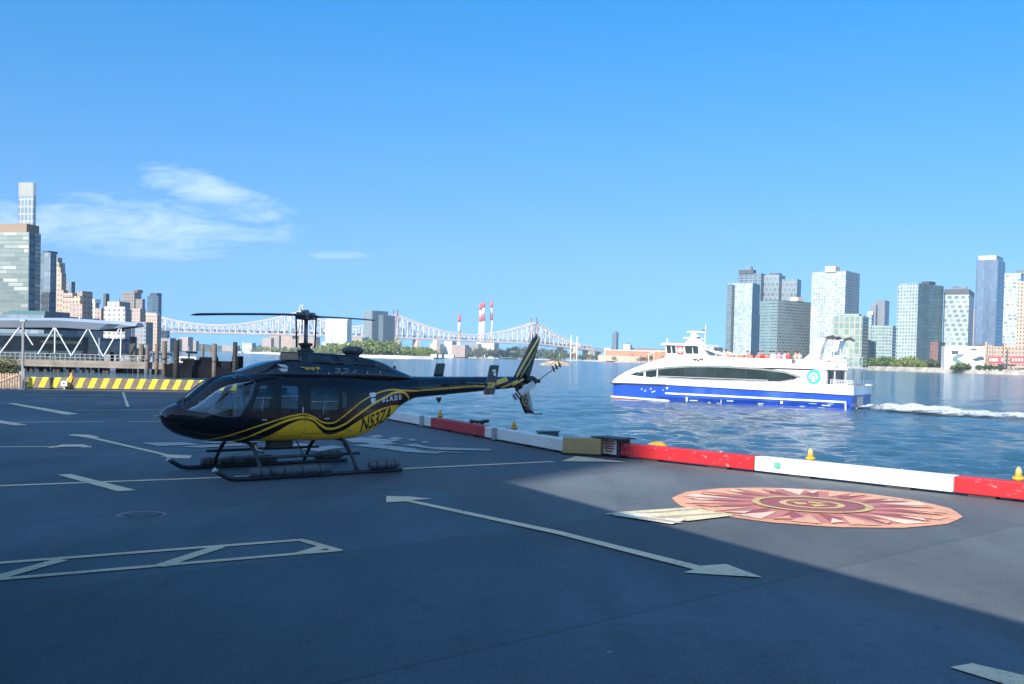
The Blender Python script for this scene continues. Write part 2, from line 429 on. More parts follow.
bm = bmesh.new(); bm.from_mesh(o.data); bmesh.ops.triangulate(bm, faces=bm.faces); bm.to_mesh(o.data); bm.free()
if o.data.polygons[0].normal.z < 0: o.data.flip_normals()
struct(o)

# --- painted markings
def paint_mat(name, col, wear=.5, sc=9.0):
    m = bpy.data.materials.new(name); m.use_nodes = True; t = NT(m.node_tree); p = t.n['Principled BSDF']
    pos = t.new('ShaderNodeNewGeometry').outputs['Position']
    a = t.noise(pos, sc, 6, .7); b = t.noise(pos, .9, 4, .6)
    c = t.ramp(b, [(.3, tuple(x*.78 for x in col)), (.7, col)])
    c = t.mix(t.math('MULTIPLY', t.math('SUBTRACT', a, .53), 6, clamp=True), c, tuple(x*(1-wear) for x in col)+(1,))
    d = t.noise(pos, 26, 7, .75); e = t.noise(pos, 1.7, 4, .6)
    rub = t.math('MULTIPLY', t.math('SUBTRACT', t.math('ADD', t.math('MULTIPLY', d, .65), t.math('MULTIPLY', e, .35)), .54), 14, clamp=True)
    c = t.mix(t.math('MULTIPLY', rub, .85), c, (.115, .118, .125, 1))
    t.put(p.inputs['Base Color'], c); p.inputs['Roughness'].default_value = .6
    return m
PW = paint_mat('deck_paint_cream', (.95, .70, .43), .25); PWW = paint_mat('deck_paint_white', (.44, .41, .36), .6)
ZM = .009
ZK = [0]
def zlift():
    ZK[0] += 1; return ZM+.0003*ZK[0]
def line(name, a, b, w0, m=PW, ext=0):
    A, B = gp(*a).xy, gp(*b).xy; d = (B-A).normalized(); n = Vector((-d.y, d.x))*w0/2
    A -= d*ext; B += d*ext
    z = zlift()
    return struct(MB().add([(*(A-n), z), (*(B-n), z), (*(B+n), z), (*(A+n), z)], [(0, 1, 2, 3)]).build(name, m))
line('painted_line', (25, 395.2), (300, 397.4), .30, PWW); line('painted_line', (40, 398.6), (190, 399.6), .12, PWW)
line('painted_line', (76, 410.4), (260, 409.5), .28, PWW)
line('painted_line', (-40, 423), (104, 421.8), .16); line('painted_line', (128, 421.8), (230, 421.2), .16)
line('painted_line', (-60, 447.6), (92, 446.6), .16)
line('painted_line', (-60, 488.6), (224, 477.8), .17); line('painted_line', (224, 477.8), (553, 462), .17)
line('painted_line', (123, 392.5), (128, 407), .12)
sheet('painted_arrow', [(7, 403.6), (14, 403.4), (79, 414.2), (66, 415)], zlift(), PW)
sheet('painted_arrow', [(-12, 418.5), (-12, 421.5), (14, 425.6), (28, 425.4)], zlift(), PW)
sheet('painted_arrow', [(45, 448.8), (62, 445), (84, 444.8), (92, 447.6), (84, 448), (70, 446.6)], zlift(), PW)
sheet('painted_arrow', [(67, 435.6), (74, 434.6), (89, 435.2), (100, 437.4), (96, 438.0), (168, 455.0), (192, 456), (190, 458.8), (176, 458.8), (160, 456.6), (165, 455.9), (90, 438.6), (82, 437.2)], zlift(), PW)
sheet('painted_cross', [(57, 475.2), (71, 474.6), (136, 490.8), (118, 492)], zlift(), PW)
for a, b, ww in (((-40, 567.0), (302, 540.6), .13), ((-40, 583.6), (338, 551.2), .13), ((300, 540.6), (338, 551.2), .13), ((60, 561.2), (-2, 578.5), .17),
                 ((218, 548.2), (160, 567.0), .17), ((325, 547.4), (303, 554.0), .17)):
    line('painted_line', a, b, ww, PW, .03)
sheet('painted_arrow', [(386.5, 496.8), (410, 497.4), (432, 499.6), (412, 501.0), (560, 532.0), (700, 567.0), (726, 565.2), (762, 578.4), (712, 575.6), (684, 573.6), (694, 570.6), (555, 534.6), (406, 502.2), (386, 503.2)], zlift(), PW)
sheet('painted_arrow', [(561.5, 461.8), (575.5, 456.6), (626, 462.6)], zlift(), PW)
sheet('painted_line', [(950, 669), (972, 665), (1040, 681), (1040, 697)], zlift(), PW)
def crescent(px, name='painted_lettering', m=PWW):
    return sheet(name, px, zlift(), m)
# large worn lettering on the deck behind and beside the helicopter
for c in ([(345, 440), (362, 437.5), (400, 441), (385, 443.5), (352, 443)], [(352, 446), (372, 444), (418, 449.5), (395, 450.5)],
          [(372, 447.4), (384, 446), (430, 452), (444, 453.2), (436, 454.4), (405, 452.4)], [(402, 445.6), (414, 444.4), (430, 447.6), (492, 449.6), (489, 451.2), (440, 450.4)],
          [(368, 436.6), (378, 435.2), (384, 437.4), (374, 438.6)], [(388, 438.8), (397, 437.6), (404, 439.6), (394, 440.6)], [(408, 440.2), (413, 439.2), (417, 440.8), (412, 441.6)],
          [(421, 442.6), (427, 441.8), (429, 443.4), (423, 443.8)], [(360, 442.6), (386, 442.0), (398, 444.6), (380, 445.4)], [(425, 451), (470, 453.4), (444, 453)],
          [(140, 443.4), (185, 443.0), (200, 445.2), (158, 446.8)], [(178, 447.2), (250, 443.4), (262, 445.2), (200, 448.4)], [(200, 442.8), (252, 441.4), (262, 442.6), (215, 443.8)],
          [(262, 447), (300, 444), (318, 446), (275, 449)], [(300, 450), (332, 446), (345, 448), (318, 452)]):
    crescent(c)

# --- painted medallion with its tail of ribbons
MURC, MURR = Vector((5.15, 17.65)), 2.36
def mural():
    peach = paint_mat('mural_peach', (.72, .34, .19), .4, 5); pink = paint_mat('mural_pink', (.72, .37, .22), .35, 5)
    red = paint_mat('mural_maroon', (.30, .075, .07), .3, 5); gold = paint_mat('mural_gold', (.55, .40, .16), .3, 6); pale = paint_mat('mural_pale', (.78, .56, .42), .3, 6)
    rose = paint_mat('mural_rose', (.50, .18, .14), .3, 6)
    def P(r, a, z): return (MURC.x+r*math.cos(a), MURC.y+r*math.sin(a), z)
    b = MB(); n = 15; Rr = MURR
    vs = [P(Rr*(1.0 if k % 2 == 0 else .985), math.pi*k/n, .012) for k in range(2*n)]
    b.add(vs, [tuple(range(2*n))], 0)
    b.add([P(Rr*.86, 2*math.pi*k/40, .016) for k in range(40)], [tuple(range(40))], 5)
    for k in range(n):
        a0 = 2*math.pi*k/n; h = math.pi/n
        b.add([P(Rr*.40, a0-h*.45, .020), P(Rr*.90, a0-h*.10, .020), P(Rr*.62, a0+h*.72, .020)], [(0, 1, 2)], 2)
        b.add([P(Rr*.52, a0+h, .024), P(Rr*.90, a0+h*.45, .024), P(Rr*.93, a0+h*1.5, .024)], [(0, 1, 2)], 1 if k % 3 else 4)
        b.add([P(Rr*.66, a0+h*.1, .028), P(Rr*.88, a0-h*.2, .028), P(Rr*.80, a0+h*.42, .028)], [(0, 1, 2)], 4 if k % 2 else 0)
    def ring(r0, r1, z, mi):
        m_ = 48; vs = [P(r0, 2*math.pi*k/m_, z) for k in range(m_)]+[P(r1, 2*math.pi*k/m_, z) for k in range(m_)]
        b.add(vs, [(k, k+m_, (k+1) % m_+m_, (k+1) % m_) for k in range(m_)], mi)
    b.add([P(Rr*.36, 2*math.pi*k/40, .030) for k in range(40)], [tuple(range(40))], 2)
    ring(Rr*.37, Rr*.425, .033, 3); ring(Rr*.18, Rr*.23, .034, 3)
    for s_ in (0, 2.1, 4.2):
        b.add([P(Rr*.05, s_, .036), P(Rr*.15, s_+.4, .036), P(Rr*.13, s_+1.5, .036), P(Rr*.06, s_+1.7, .036)], [(0, 1, 2, 3)], 3)
    o = b.build('painted_medallion', [peach, pink, red, gold, pale, rose], fix=True)
    bm = bmesh.new(); bm.from_mesh(o.data)
    for f in bm.faces:
        if f.normal.z < 0: f.normal_flip()
    bm.to_mesh(o.data); bm.free(); struct(o)
    cream = paint_mat('mural_cream', (.66, .58, .36), .3, 6); wh = paint_mat('mural_white', (.72, .68, .60), .3, 6); tan = paint_mat('mural_tan', (.45, .34, .20), .3, 6)
    for px, mm in (([(604, 515.2), (618, 513.4), (690, 508.6), (712, 512.4), (640, 517.6)], cream), ([(612, 516.4), (650, 514.2), (688, 520.4), (672, 525.6)], wh),
                   ([(640, 517), (712, 512.6), (736, 516.6), (688, 522.4), (668, 519.5)], cream)):
        sheet('painted_ribbon', px, zlift()+.003, mm)
    for px in ([(636, 514.6), (696, 509.8), (700, 510.8), (650, 515.2)], [(650, 518.4), (720, 514), (724, 515.2), (662, 520)], [(634, 518.6), (644, 518.2), (684, 524), (678, 524.8)]):
        sheet('painted_ribbon', px, zlift()+.003, tan)
mural()

# --- land masses
LANDM = M('shore_ground', (.22, .20, .16), .9, var=.25, nscale=.02)
STONE = M('seawall_stone', (.42, .38, .32), .85, var=.25, nscale=.12)
PALE = M('seawall_pale', (.62, .60, .54), .85, var=.12, nscale=.05)
def land(name, pts, z, m=LANDM, wall=STONE):
    return struct(MB().prism(pts, -5, z, 1, top=0).build(name, [m, wall]))
land('city_ground', [(-60, 74), (-84, 172), (-120, 300), (-196, 600), (-330, 1000), (-640, 2000), (-880, 2800), (-3200, 4500), (-3200, 74)], .6)
def rp(px, Y): return (ray(px, hor(px)).x*Y, Y)
land('queens_ground', [rp(1300, 620), rp(1016, 780), rp(965, 830), rp(905, 915), rp(867, 985), rp(800, 1120), rp(720, 1500), rp(640, 1950), rp(602, 2080), rp(566, 2250), rp(500, 2550), rp(450, 2750), rp(330, 3300), (-600, 4900), (3200, 4900), (3200, 700)], .9)
land('island_ground', [rp(434, 1180), rp(410, 1165), rp(364, 1190), rp(330, 1400), rp(262, 1900), rp(238, 2300), rp(250, 2700), rp(420, 2600), rp(445, 1900), rp(440, 1300)], 1.6, LANDM, PALE)
# low hills beyond the upper river
hb = MB(); hr = []
for i in range(41):
    px = 170+i*9; h = 17+9*math.sin(i*.7)+6*math.sin(i*1.9+1)
    x, y = rp(px, 3900); hr.append([(x, y-150, -2), (x, y, h), (x, y+400, h*.8), (x, y+500, -2)])
hb.rings(hr, 0, False, True, closed=False)
struct(hb.build('hills', M('far_woodland', (.07, .10, .06), .9, var=.3, nscale=.02)))

# ================================================================== BUILDINGS
ROOF = M('roof_grey', (.30, .29, .28), .9, var=.15, nscale=.1)
CREAM = M('plant_room_cream', (.44, .38, .31), .8, var=.08, nscale=.1)
DARKM = M('dark_metal_panel', (.05, .055, .065), .5, var=.1, nscale=.2)
WHITE = M('white_render', (.60, .59, .57), .7, var=.06, nscale=.1)
def block_poly(pl, pc, pr, Y, th, ph, depth=None):
    """footprint of a block whose near corner is seen at pc and whose side faces end at pl and pr"""
    q = lambda p: ray(p, ph).x
    C = Vector((q(pc)*Y, Y)); c, s = math.cos(th), math.sin(th)
    wl = (C.x-q(pl)*C.y)/(c+q(pl)*s)
    den = s-q(pr)*c
    wr = (q(pr)*C.y-C.x)/den if abs(den) > .02 else 20
    if depth is not None: wr = depth
    wr = max(4.0, min(wr, 90))
    L = Vector((-c, s))*wl; Rr = Vector((s, c))*wr
    return [tuple(C), tuple(C+Rr), tuple(C+Rr+L), tuple(C+L)], C, L, Rr
def building(name, label, Y, vols, mats, th=R(20), cat='building', group=None, roof=ROOF, base=.5):
    """vols: (part name, pl, pc, pr, top px, material left, material right, depth, bottom px or None, dY)"""
    root = None
    for v in vols:
        part, pl, pc, pr, top, ml, mr = v[:7]
        depth = v[7] if len(v) > 7 else None; bot = v[8] if len(v) > 8 else None; dY = v[9] if len(v) > 9 else 0
        ph = (top+hor(pc))/2
        poly, C, L, Rr = block_poly(pl, pc, pr, Y+dY, th, ph, depth)
        if root is None: root = thing(name, label, cat, (C.x, C.y, base), 0, group)
        z1 = at(pc, top, C.y).z; z0 = base if bot is None else at(pc, bot, C.y).z
        b = MB(); pp = [(p[0]-root.location.x, p[1]-root.location.y) for p in poly]
        # sides: C->Cr (right), Cr->far, far->L, L->C (left face)
        b.prism(pp, z0-base, z1-base, [1, 0, 1, 0], top=2)
        b.build(part, [mats[ml] if isinstance(ml, str) else ml, mats[mr] if isinstance(mr, str) else mr, roof], root)
    return root

FM = {  # darker right-face entries are copies with shade put into the colour
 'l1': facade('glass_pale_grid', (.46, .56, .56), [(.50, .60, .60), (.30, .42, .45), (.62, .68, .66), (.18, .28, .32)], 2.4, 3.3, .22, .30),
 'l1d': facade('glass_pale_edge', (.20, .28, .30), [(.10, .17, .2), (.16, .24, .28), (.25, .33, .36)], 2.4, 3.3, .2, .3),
 'bl': facade('glass_shaded_side', (.06, .14, .22), [(.05, .12, .20), (.07, .16, .25), (.04, .10, .17)], 3.0, 3.3, .1, .15, tone=.05),  # shaded right face of the pale tower, darkness put into the colour
 'b2': facade('balcony_dark', (.30, .37, .40), [(.14, .20, .25), (.18, .26, .30), (.12, .17, .21), (.24, .31, .34)], 5.5, 6.6, .40, .42, skew=.5),
 'b2s': facade('balcony_dark_side', (.24, .32, .36), [(.07, .12, .16), (.12, .2, .25)], 6.0, 3.3, .2, .35),
 'b3l': facade('band_teal', (.34, .43, .43), [(.14, .25, .27), (.22, .34, .35), (.10, .18, .2)], 3.0, 3.4, .12, .42),
 'b3r': facade('checker_dark', (.32, .38, .38), [(.10, .15, .17), (.14, .20, .22), (.18, .24, .26)], 5.0, 3.4, .30, .38, skew=.5),
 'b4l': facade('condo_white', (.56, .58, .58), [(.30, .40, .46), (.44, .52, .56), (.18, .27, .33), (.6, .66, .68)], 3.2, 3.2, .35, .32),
 'b4r': facade('condo_white_side', (.38, .43, .47), [(.16, .24, .31), (.24, .33, .4), (.1, .16, .22)], 3.4, 3.2, .34, .35),  # darker copy of the condo front, side shade painted in
 'b5': facade('lattice_beige', (.50, .48, .36), [(.22, .32, .28), (.34, .43, .36), (.14, .22, .21)], 5.2, 6.4, .24, .16),
 'b5s': facade('lattice_side', (.38, .42, .34), [(.20, .3, .28), (.3, .38, .34)], 4, 3.4, .2, .4),
 'b6': facade('terrace_teal', (.46, .56, .54), [(.22, .36, .36), (.34, .48, .47), (.16, .27, .28)], 3.4, 3.3, .16, .40),
 'b7': facade('grey_tower', (.27, .30, .33), [(.16, .20, .24), (.22, .26, .3)], 3.0, 3.4, .4, .4),
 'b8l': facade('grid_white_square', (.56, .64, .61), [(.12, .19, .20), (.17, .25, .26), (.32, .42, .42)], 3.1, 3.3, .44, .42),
 'b8r': facade('teal_shaded_side', (.13, .21, .23), [(.06, .12, .14), (.10, .18, .2), (.16, .26, .28)], 3.4, 3.3, .14, .34),  # unlit right face, its shade put into the colours
 'b9': facade('balcony_checker', (.50, .58, .57), [(.15, .22, .25), (.24, .32, .34), (.40, .48, .48), (.12, .18, .20)], 6.2, 4.6, .42, .40, skew=.28),
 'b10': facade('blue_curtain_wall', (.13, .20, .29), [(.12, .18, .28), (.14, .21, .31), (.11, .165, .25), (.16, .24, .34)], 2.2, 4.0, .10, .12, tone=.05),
 'b10s': facade('blue_curtain_side', (.05, .13, .24), [(.045, .12, .22), (.05, .13, .25), (.06, .15, .27)], 2.2, 4.0, .10, .12, tone=.05),  # darker copy of the curtain wall, shade of the side painted in
 'b11': facade('balcony_white', (.62, .66, .62), [(.18, .27, .27), (.34, .43, .41), (.13, .19, .2), (.5, .56, .54)], 4.4, 3.3, .34, .36, skew=.15),
 'brick': facade('red_brick_front', (.30, .13, .10), [(.12, .1, .1), (.2, .2, .2)], 3.2, 3.4, .5, .5),
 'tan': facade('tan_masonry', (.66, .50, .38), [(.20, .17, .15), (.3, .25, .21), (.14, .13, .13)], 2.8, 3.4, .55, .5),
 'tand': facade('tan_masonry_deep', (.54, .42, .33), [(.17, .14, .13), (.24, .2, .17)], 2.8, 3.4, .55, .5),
 'pinkish': facade('pink_brick', (.60, .46, .40), [(.24, .2, .19), (.34, .28, .25)], 3.0, 3.2, .5, .45),
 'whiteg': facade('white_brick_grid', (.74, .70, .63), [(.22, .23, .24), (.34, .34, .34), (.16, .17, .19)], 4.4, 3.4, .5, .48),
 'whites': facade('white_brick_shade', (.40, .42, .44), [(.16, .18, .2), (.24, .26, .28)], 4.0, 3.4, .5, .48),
 'greyb': facade('grey_brown_block', (.36, .31, .28), [(.13, .12, .12), (.19, .17, .16)], 3.2, 3.4, .45, .45),
 'dkblue': facade('dark_blue_glass', (.07, .13, .18), [(.05, .10, .15), (.08, .15, .2)], 3.0, 3.6, .15, .3, tone=.06),
 'slate': facade('slate_glass', (.20, .26, .31), [(.13, .18, .22), (.18, .24, .29), (.24, .31, .36)], 3.0, 3.5, .25, .35),
 'un': facade('banded_green_glass', (.20, .24, .22), [(.17, .22, .20), (.44, .48, .43), (.11, .16, .155), (.24, .28, .255), (.58, .60, .53), (.18, .225, .21), (.30, .335, .31), (.14, .19, .18)], 7.5, 1.9, .03, .24, skew=.37),
 'supert': facade('white_grid_tower', (.52, .51, .46), [(.13, .19, .21), (.19, .25, .27)], 9.3, 15.5, .30, .22),
 'corn': facade('white_panel_tower', (.80, .88, .90), [(.42, .54, .58), (.52, .62, .66), (.34, .46, .5)], 3.4, 60, .4, .03),
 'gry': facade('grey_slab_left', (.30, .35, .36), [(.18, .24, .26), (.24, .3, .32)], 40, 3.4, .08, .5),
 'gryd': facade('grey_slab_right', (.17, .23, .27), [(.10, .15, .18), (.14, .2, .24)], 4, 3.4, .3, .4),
 'farbrick': facade('far_brick_flats', (.46, .38, .33), [(.3, .26, .24), (.38, .32, .29)], 5, 5, .5, .5),  # plain brick tones, no emission
}
# --- east bank towers
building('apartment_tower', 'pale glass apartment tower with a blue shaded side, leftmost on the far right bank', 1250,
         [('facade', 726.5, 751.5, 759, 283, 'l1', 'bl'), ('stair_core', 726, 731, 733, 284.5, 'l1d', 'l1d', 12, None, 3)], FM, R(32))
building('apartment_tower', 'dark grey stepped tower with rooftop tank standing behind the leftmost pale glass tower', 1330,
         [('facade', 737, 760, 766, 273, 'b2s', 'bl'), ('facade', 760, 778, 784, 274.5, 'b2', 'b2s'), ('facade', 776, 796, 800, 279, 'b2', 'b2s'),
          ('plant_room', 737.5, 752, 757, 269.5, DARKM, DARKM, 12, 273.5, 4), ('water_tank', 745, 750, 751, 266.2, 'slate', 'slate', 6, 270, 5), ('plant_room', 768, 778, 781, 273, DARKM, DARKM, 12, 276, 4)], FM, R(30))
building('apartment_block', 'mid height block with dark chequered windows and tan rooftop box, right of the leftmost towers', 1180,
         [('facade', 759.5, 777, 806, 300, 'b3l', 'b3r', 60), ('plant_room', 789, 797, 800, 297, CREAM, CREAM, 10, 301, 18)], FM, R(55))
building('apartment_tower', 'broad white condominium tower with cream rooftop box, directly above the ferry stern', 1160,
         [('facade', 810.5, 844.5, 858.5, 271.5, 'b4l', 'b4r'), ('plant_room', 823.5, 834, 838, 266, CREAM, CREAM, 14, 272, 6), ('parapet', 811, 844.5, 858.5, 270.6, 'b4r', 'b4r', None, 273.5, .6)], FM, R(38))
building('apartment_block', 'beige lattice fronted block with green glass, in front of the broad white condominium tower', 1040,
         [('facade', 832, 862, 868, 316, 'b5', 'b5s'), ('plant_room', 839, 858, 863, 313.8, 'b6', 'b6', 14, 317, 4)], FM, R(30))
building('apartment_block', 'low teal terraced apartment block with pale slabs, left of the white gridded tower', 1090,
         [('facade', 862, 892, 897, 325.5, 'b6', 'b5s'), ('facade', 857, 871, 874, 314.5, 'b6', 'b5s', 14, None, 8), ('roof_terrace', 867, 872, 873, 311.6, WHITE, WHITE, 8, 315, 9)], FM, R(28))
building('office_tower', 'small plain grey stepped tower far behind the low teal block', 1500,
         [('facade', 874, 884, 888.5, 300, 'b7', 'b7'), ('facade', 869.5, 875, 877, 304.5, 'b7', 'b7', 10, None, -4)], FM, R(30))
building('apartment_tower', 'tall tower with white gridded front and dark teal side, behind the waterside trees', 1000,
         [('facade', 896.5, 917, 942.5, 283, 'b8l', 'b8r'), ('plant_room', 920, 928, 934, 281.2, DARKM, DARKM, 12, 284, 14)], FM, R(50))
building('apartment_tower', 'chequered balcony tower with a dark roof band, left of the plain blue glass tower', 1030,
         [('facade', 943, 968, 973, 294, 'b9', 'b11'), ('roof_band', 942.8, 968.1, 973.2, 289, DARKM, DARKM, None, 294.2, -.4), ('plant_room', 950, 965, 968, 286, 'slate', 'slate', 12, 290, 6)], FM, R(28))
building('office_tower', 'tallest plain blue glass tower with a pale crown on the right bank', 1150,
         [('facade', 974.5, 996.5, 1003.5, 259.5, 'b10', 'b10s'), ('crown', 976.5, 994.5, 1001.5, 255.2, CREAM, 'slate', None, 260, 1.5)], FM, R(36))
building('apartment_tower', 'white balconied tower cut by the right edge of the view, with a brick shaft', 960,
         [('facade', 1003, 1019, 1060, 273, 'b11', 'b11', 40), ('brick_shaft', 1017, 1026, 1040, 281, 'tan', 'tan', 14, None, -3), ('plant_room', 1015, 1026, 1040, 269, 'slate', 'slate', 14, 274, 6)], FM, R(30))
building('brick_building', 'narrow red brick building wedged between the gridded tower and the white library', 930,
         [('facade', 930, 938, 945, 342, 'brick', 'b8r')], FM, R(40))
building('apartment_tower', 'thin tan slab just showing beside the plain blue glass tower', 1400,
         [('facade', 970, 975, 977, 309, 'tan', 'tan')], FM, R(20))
# --- white library with sweeping cut-out windows
def library():
    Y = 850; poly, C, L, Rr = block_poly(944.5, 984.5, 985.5, Y, R(14), 358, 18)
    root = thing('library', 'white box library with sweeping dark cut-out windows at the water edge', 'library', (C.x, C.y, .9))
    z1 = at(984, 346.5, Y).z-.9
    pp = [(p[0]-C.x, p[1]-C.y) for p in poly]
    MB().prism(pp, 0, z1, 0).build('wall', WHITE, root)
    gl = facade('library_glass', (.16, .24, .25), [(.10, .16, .18), (.18, .28, .28), (.24, .36, .36)], 1.5, 1.5, .12, .1)
    gd = M('library_dark_glass', (.055, .07, .085), .2, var=.2, nscale=.2)
    ld = L.normalized(); nn = Vector((ld.y, -ld.x));
    if nn.y > 0: nn = -nn
    def hole(px, m, nm='window'):
        vs = []
        for (x, y) in px:
            s_ = L.length*(984.5-x)/40.0; z = z1*(371.5-y)/25.0
            q = ld*s_+nn*.25; vs.append((q.x, q.y, z))
        MB().add(vs, [tuple(range(len(vs)))], uvs=[[(v[0], v[2]) for v in vs]]).build(nm, m, root)
    hole([(951, 351.6), (958, 351.4), (958.4, 354.8), (951.6, 355)], gd)
    hole([(952.5, 358.5), (958, 354.9), (964, 354.6), (962, 357.6), (957, 359.6), (966, 365.4), (974, 367.6), (962, 367.4), (953, 362)], gl)
    hole([(968.6, 349.2), (976.6, 349), (976, 350.8), (971.8, 350.6)], gd)
    hole([(971.5, 360.5), (980.4, 356.4), (984, 357.6), (984, 360.6), (976, 361.8)], gd)
library()
# --- low masonry front with shop signs
def lowrise():
    Y = 880
    root = building('pavilion', 'low beige masonry pier building with red and white shop signs at the water edge', Y,
         [('facade', 983, 992, 999, 345, 'tan', 'tand', 20), ('facade', 992, 1005, 1009, 346.5, 'tan', 'tand', 20, None, 1), ('tower_pier', 984.5, 987, 989, 342, 'tan', 'tand', 6, None, -2), ('tower_pier', 1003.5, 1006.5, 1008, 343, 'tan', 'tand', 6, None, -2),
          ('facade', 1006, 1040, 1052, 347, 'tan', 'tand', 20, None, 2)], FM, R(10))
    red = M('sign_red', (.42, .06, .07), .6, var=.05); wht = M('sign_white', (.75, .74, .72), .6, var=.05); drk = M('sign_dark', (.06, .065, .08), .6)
    for x0, x1 in ((988.5, 1003), (1010.5, 1030)):
        a, bq = at(x0, 360, Y-9)-root.location, at(x1, 360, Y-9)-root.location
        s = MB().bar(a, bq, .8, 5.4).build('shop_sign', red, root)
        n = 6
        for k in range(n):
            p = a.lerp(bq, (k+.6)/(n+.2))
            MB().box((p.x, p.y-.7, p.z+.2), (1.2+(k % 3)*.25, .2, 2.6)).build('lettering', wht, s) if k != n-2 else None
    a, bq = at(1000, 365, Y-14)-root.location, at(1013, 365.4, Y-14)-root.location
    MB().bar(a, bq, 7, 1.6).build('awning', drk, root)
    for x in (1001, 1006, 1011):
        p = at(x, 365, Y-15)-root.location
        MB().bar(p, (p.x, p.y, 0), .5).build('awning_post', drk, root)
lowrise()
struct(MB().prism([rp(868, 986), rp(905, 917), rp(966, 832), rp(1030, 778), rp(1034, 786), rp(968, 840), rp(908, 926), rp(872, 994)], .9, 2.4).build('shore_promenade', STONE))
# --- west bank, left of the view
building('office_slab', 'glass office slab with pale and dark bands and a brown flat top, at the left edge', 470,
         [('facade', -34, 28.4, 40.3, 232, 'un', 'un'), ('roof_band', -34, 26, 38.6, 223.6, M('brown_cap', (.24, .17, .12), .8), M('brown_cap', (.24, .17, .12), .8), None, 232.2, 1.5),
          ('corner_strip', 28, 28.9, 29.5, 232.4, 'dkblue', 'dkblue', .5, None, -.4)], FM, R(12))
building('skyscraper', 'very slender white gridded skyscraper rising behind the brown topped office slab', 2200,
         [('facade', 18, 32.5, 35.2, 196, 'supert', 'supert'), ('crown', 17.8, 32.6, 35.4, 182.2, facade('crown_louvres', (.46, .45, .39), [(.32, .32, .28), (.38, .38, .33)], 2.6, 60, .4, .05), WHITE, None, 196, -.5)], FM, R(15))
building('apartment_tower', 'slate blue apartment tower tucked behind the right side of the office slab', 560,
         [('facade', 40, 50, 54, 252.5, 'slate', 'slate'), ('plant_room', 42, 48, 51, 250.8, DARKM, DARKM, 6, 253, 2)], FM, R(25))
building('apartment_block', 'dark narrow block with small pale windows below the slate blue tower', 540,
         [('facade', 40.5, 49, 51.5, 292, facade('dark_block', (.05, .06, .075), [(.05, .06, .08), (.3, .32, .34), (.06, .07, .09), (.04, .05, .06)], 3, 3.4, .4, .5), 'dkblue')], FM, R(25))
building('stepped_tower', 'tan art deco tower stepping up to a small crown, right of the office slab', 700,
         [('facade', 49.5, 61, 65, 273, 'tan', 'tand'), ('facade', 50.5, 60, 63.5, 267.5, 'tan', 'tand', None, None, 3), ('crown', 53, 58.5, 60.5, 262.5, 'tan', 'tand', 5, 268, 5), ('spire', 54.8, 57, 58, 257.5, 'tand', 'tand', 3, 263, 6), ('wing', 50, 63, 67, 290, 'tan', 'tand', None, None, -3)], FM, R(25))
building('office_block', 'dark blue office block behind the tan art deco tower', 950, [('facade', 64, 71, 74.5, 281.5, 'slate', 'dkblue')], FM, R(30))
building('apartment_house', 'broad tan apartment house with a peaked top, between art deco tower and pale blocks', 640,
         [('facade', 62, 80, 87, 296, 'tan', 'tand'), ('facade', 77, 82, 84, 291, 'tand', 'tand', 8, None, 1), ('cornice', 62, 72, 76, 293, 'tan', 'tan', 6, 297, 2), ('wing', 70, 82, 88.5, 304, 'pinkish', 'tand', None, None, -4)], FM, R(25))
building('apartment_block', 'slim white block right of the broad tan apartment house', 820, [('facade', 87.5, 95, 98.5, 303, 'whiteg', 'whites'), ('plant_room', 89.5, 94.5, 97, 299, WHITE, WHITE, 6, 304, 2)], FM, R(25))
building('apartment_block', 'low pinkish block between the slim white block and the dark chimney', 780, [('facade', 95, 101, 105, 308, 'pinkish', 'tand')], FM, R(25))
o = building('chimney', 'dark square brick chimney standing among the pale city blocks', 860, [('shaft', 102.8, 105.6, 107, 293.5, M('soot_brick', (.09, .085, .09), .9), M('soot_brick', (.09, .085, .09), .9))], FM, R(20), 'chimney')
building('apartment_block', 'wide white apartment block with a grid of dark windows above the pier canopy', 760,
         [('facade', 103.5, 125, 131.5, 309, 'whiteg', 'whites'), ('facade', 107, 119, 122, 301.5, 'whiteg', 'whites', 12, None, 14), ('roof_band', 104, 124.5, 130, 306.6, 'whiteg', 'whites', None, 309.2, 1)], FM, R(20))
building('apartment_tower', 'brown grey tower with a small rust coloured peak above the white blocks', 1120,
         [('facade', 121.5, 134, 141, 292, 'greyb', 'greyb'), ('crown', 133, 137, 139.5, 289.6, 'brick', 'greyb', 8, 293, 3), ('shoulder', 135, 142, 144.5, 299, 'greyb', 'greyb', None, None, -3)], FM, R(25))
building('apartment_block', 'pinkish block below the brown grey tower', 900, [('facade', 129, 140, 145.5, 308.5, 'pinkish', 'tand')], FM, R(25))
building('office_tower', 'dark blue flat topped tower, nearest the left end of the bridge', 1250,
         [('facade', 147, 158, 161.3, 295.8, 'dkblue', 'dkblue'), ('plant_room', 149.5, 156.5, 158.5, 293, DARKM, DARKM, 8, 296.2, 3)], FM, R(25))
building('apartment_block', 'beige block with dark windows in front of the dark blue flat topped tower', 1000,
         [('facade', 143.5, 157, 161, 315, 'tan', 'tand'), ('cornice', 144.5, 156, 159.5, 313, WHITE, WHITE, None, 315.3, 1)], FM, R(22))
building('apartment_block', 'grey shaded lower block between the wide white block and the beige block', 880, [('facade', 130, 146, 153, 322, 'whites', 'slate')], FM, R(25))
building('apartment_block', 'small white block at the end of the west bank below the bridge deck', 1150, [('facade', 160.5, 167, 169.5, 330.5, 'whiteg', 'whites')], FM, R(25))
building('apartment_block', 'low grey block at the end of the west bank beside the pilings', 1050, [('facade', 156, 170, 176, 338, 'whites', 'slate')], FM, R(25))
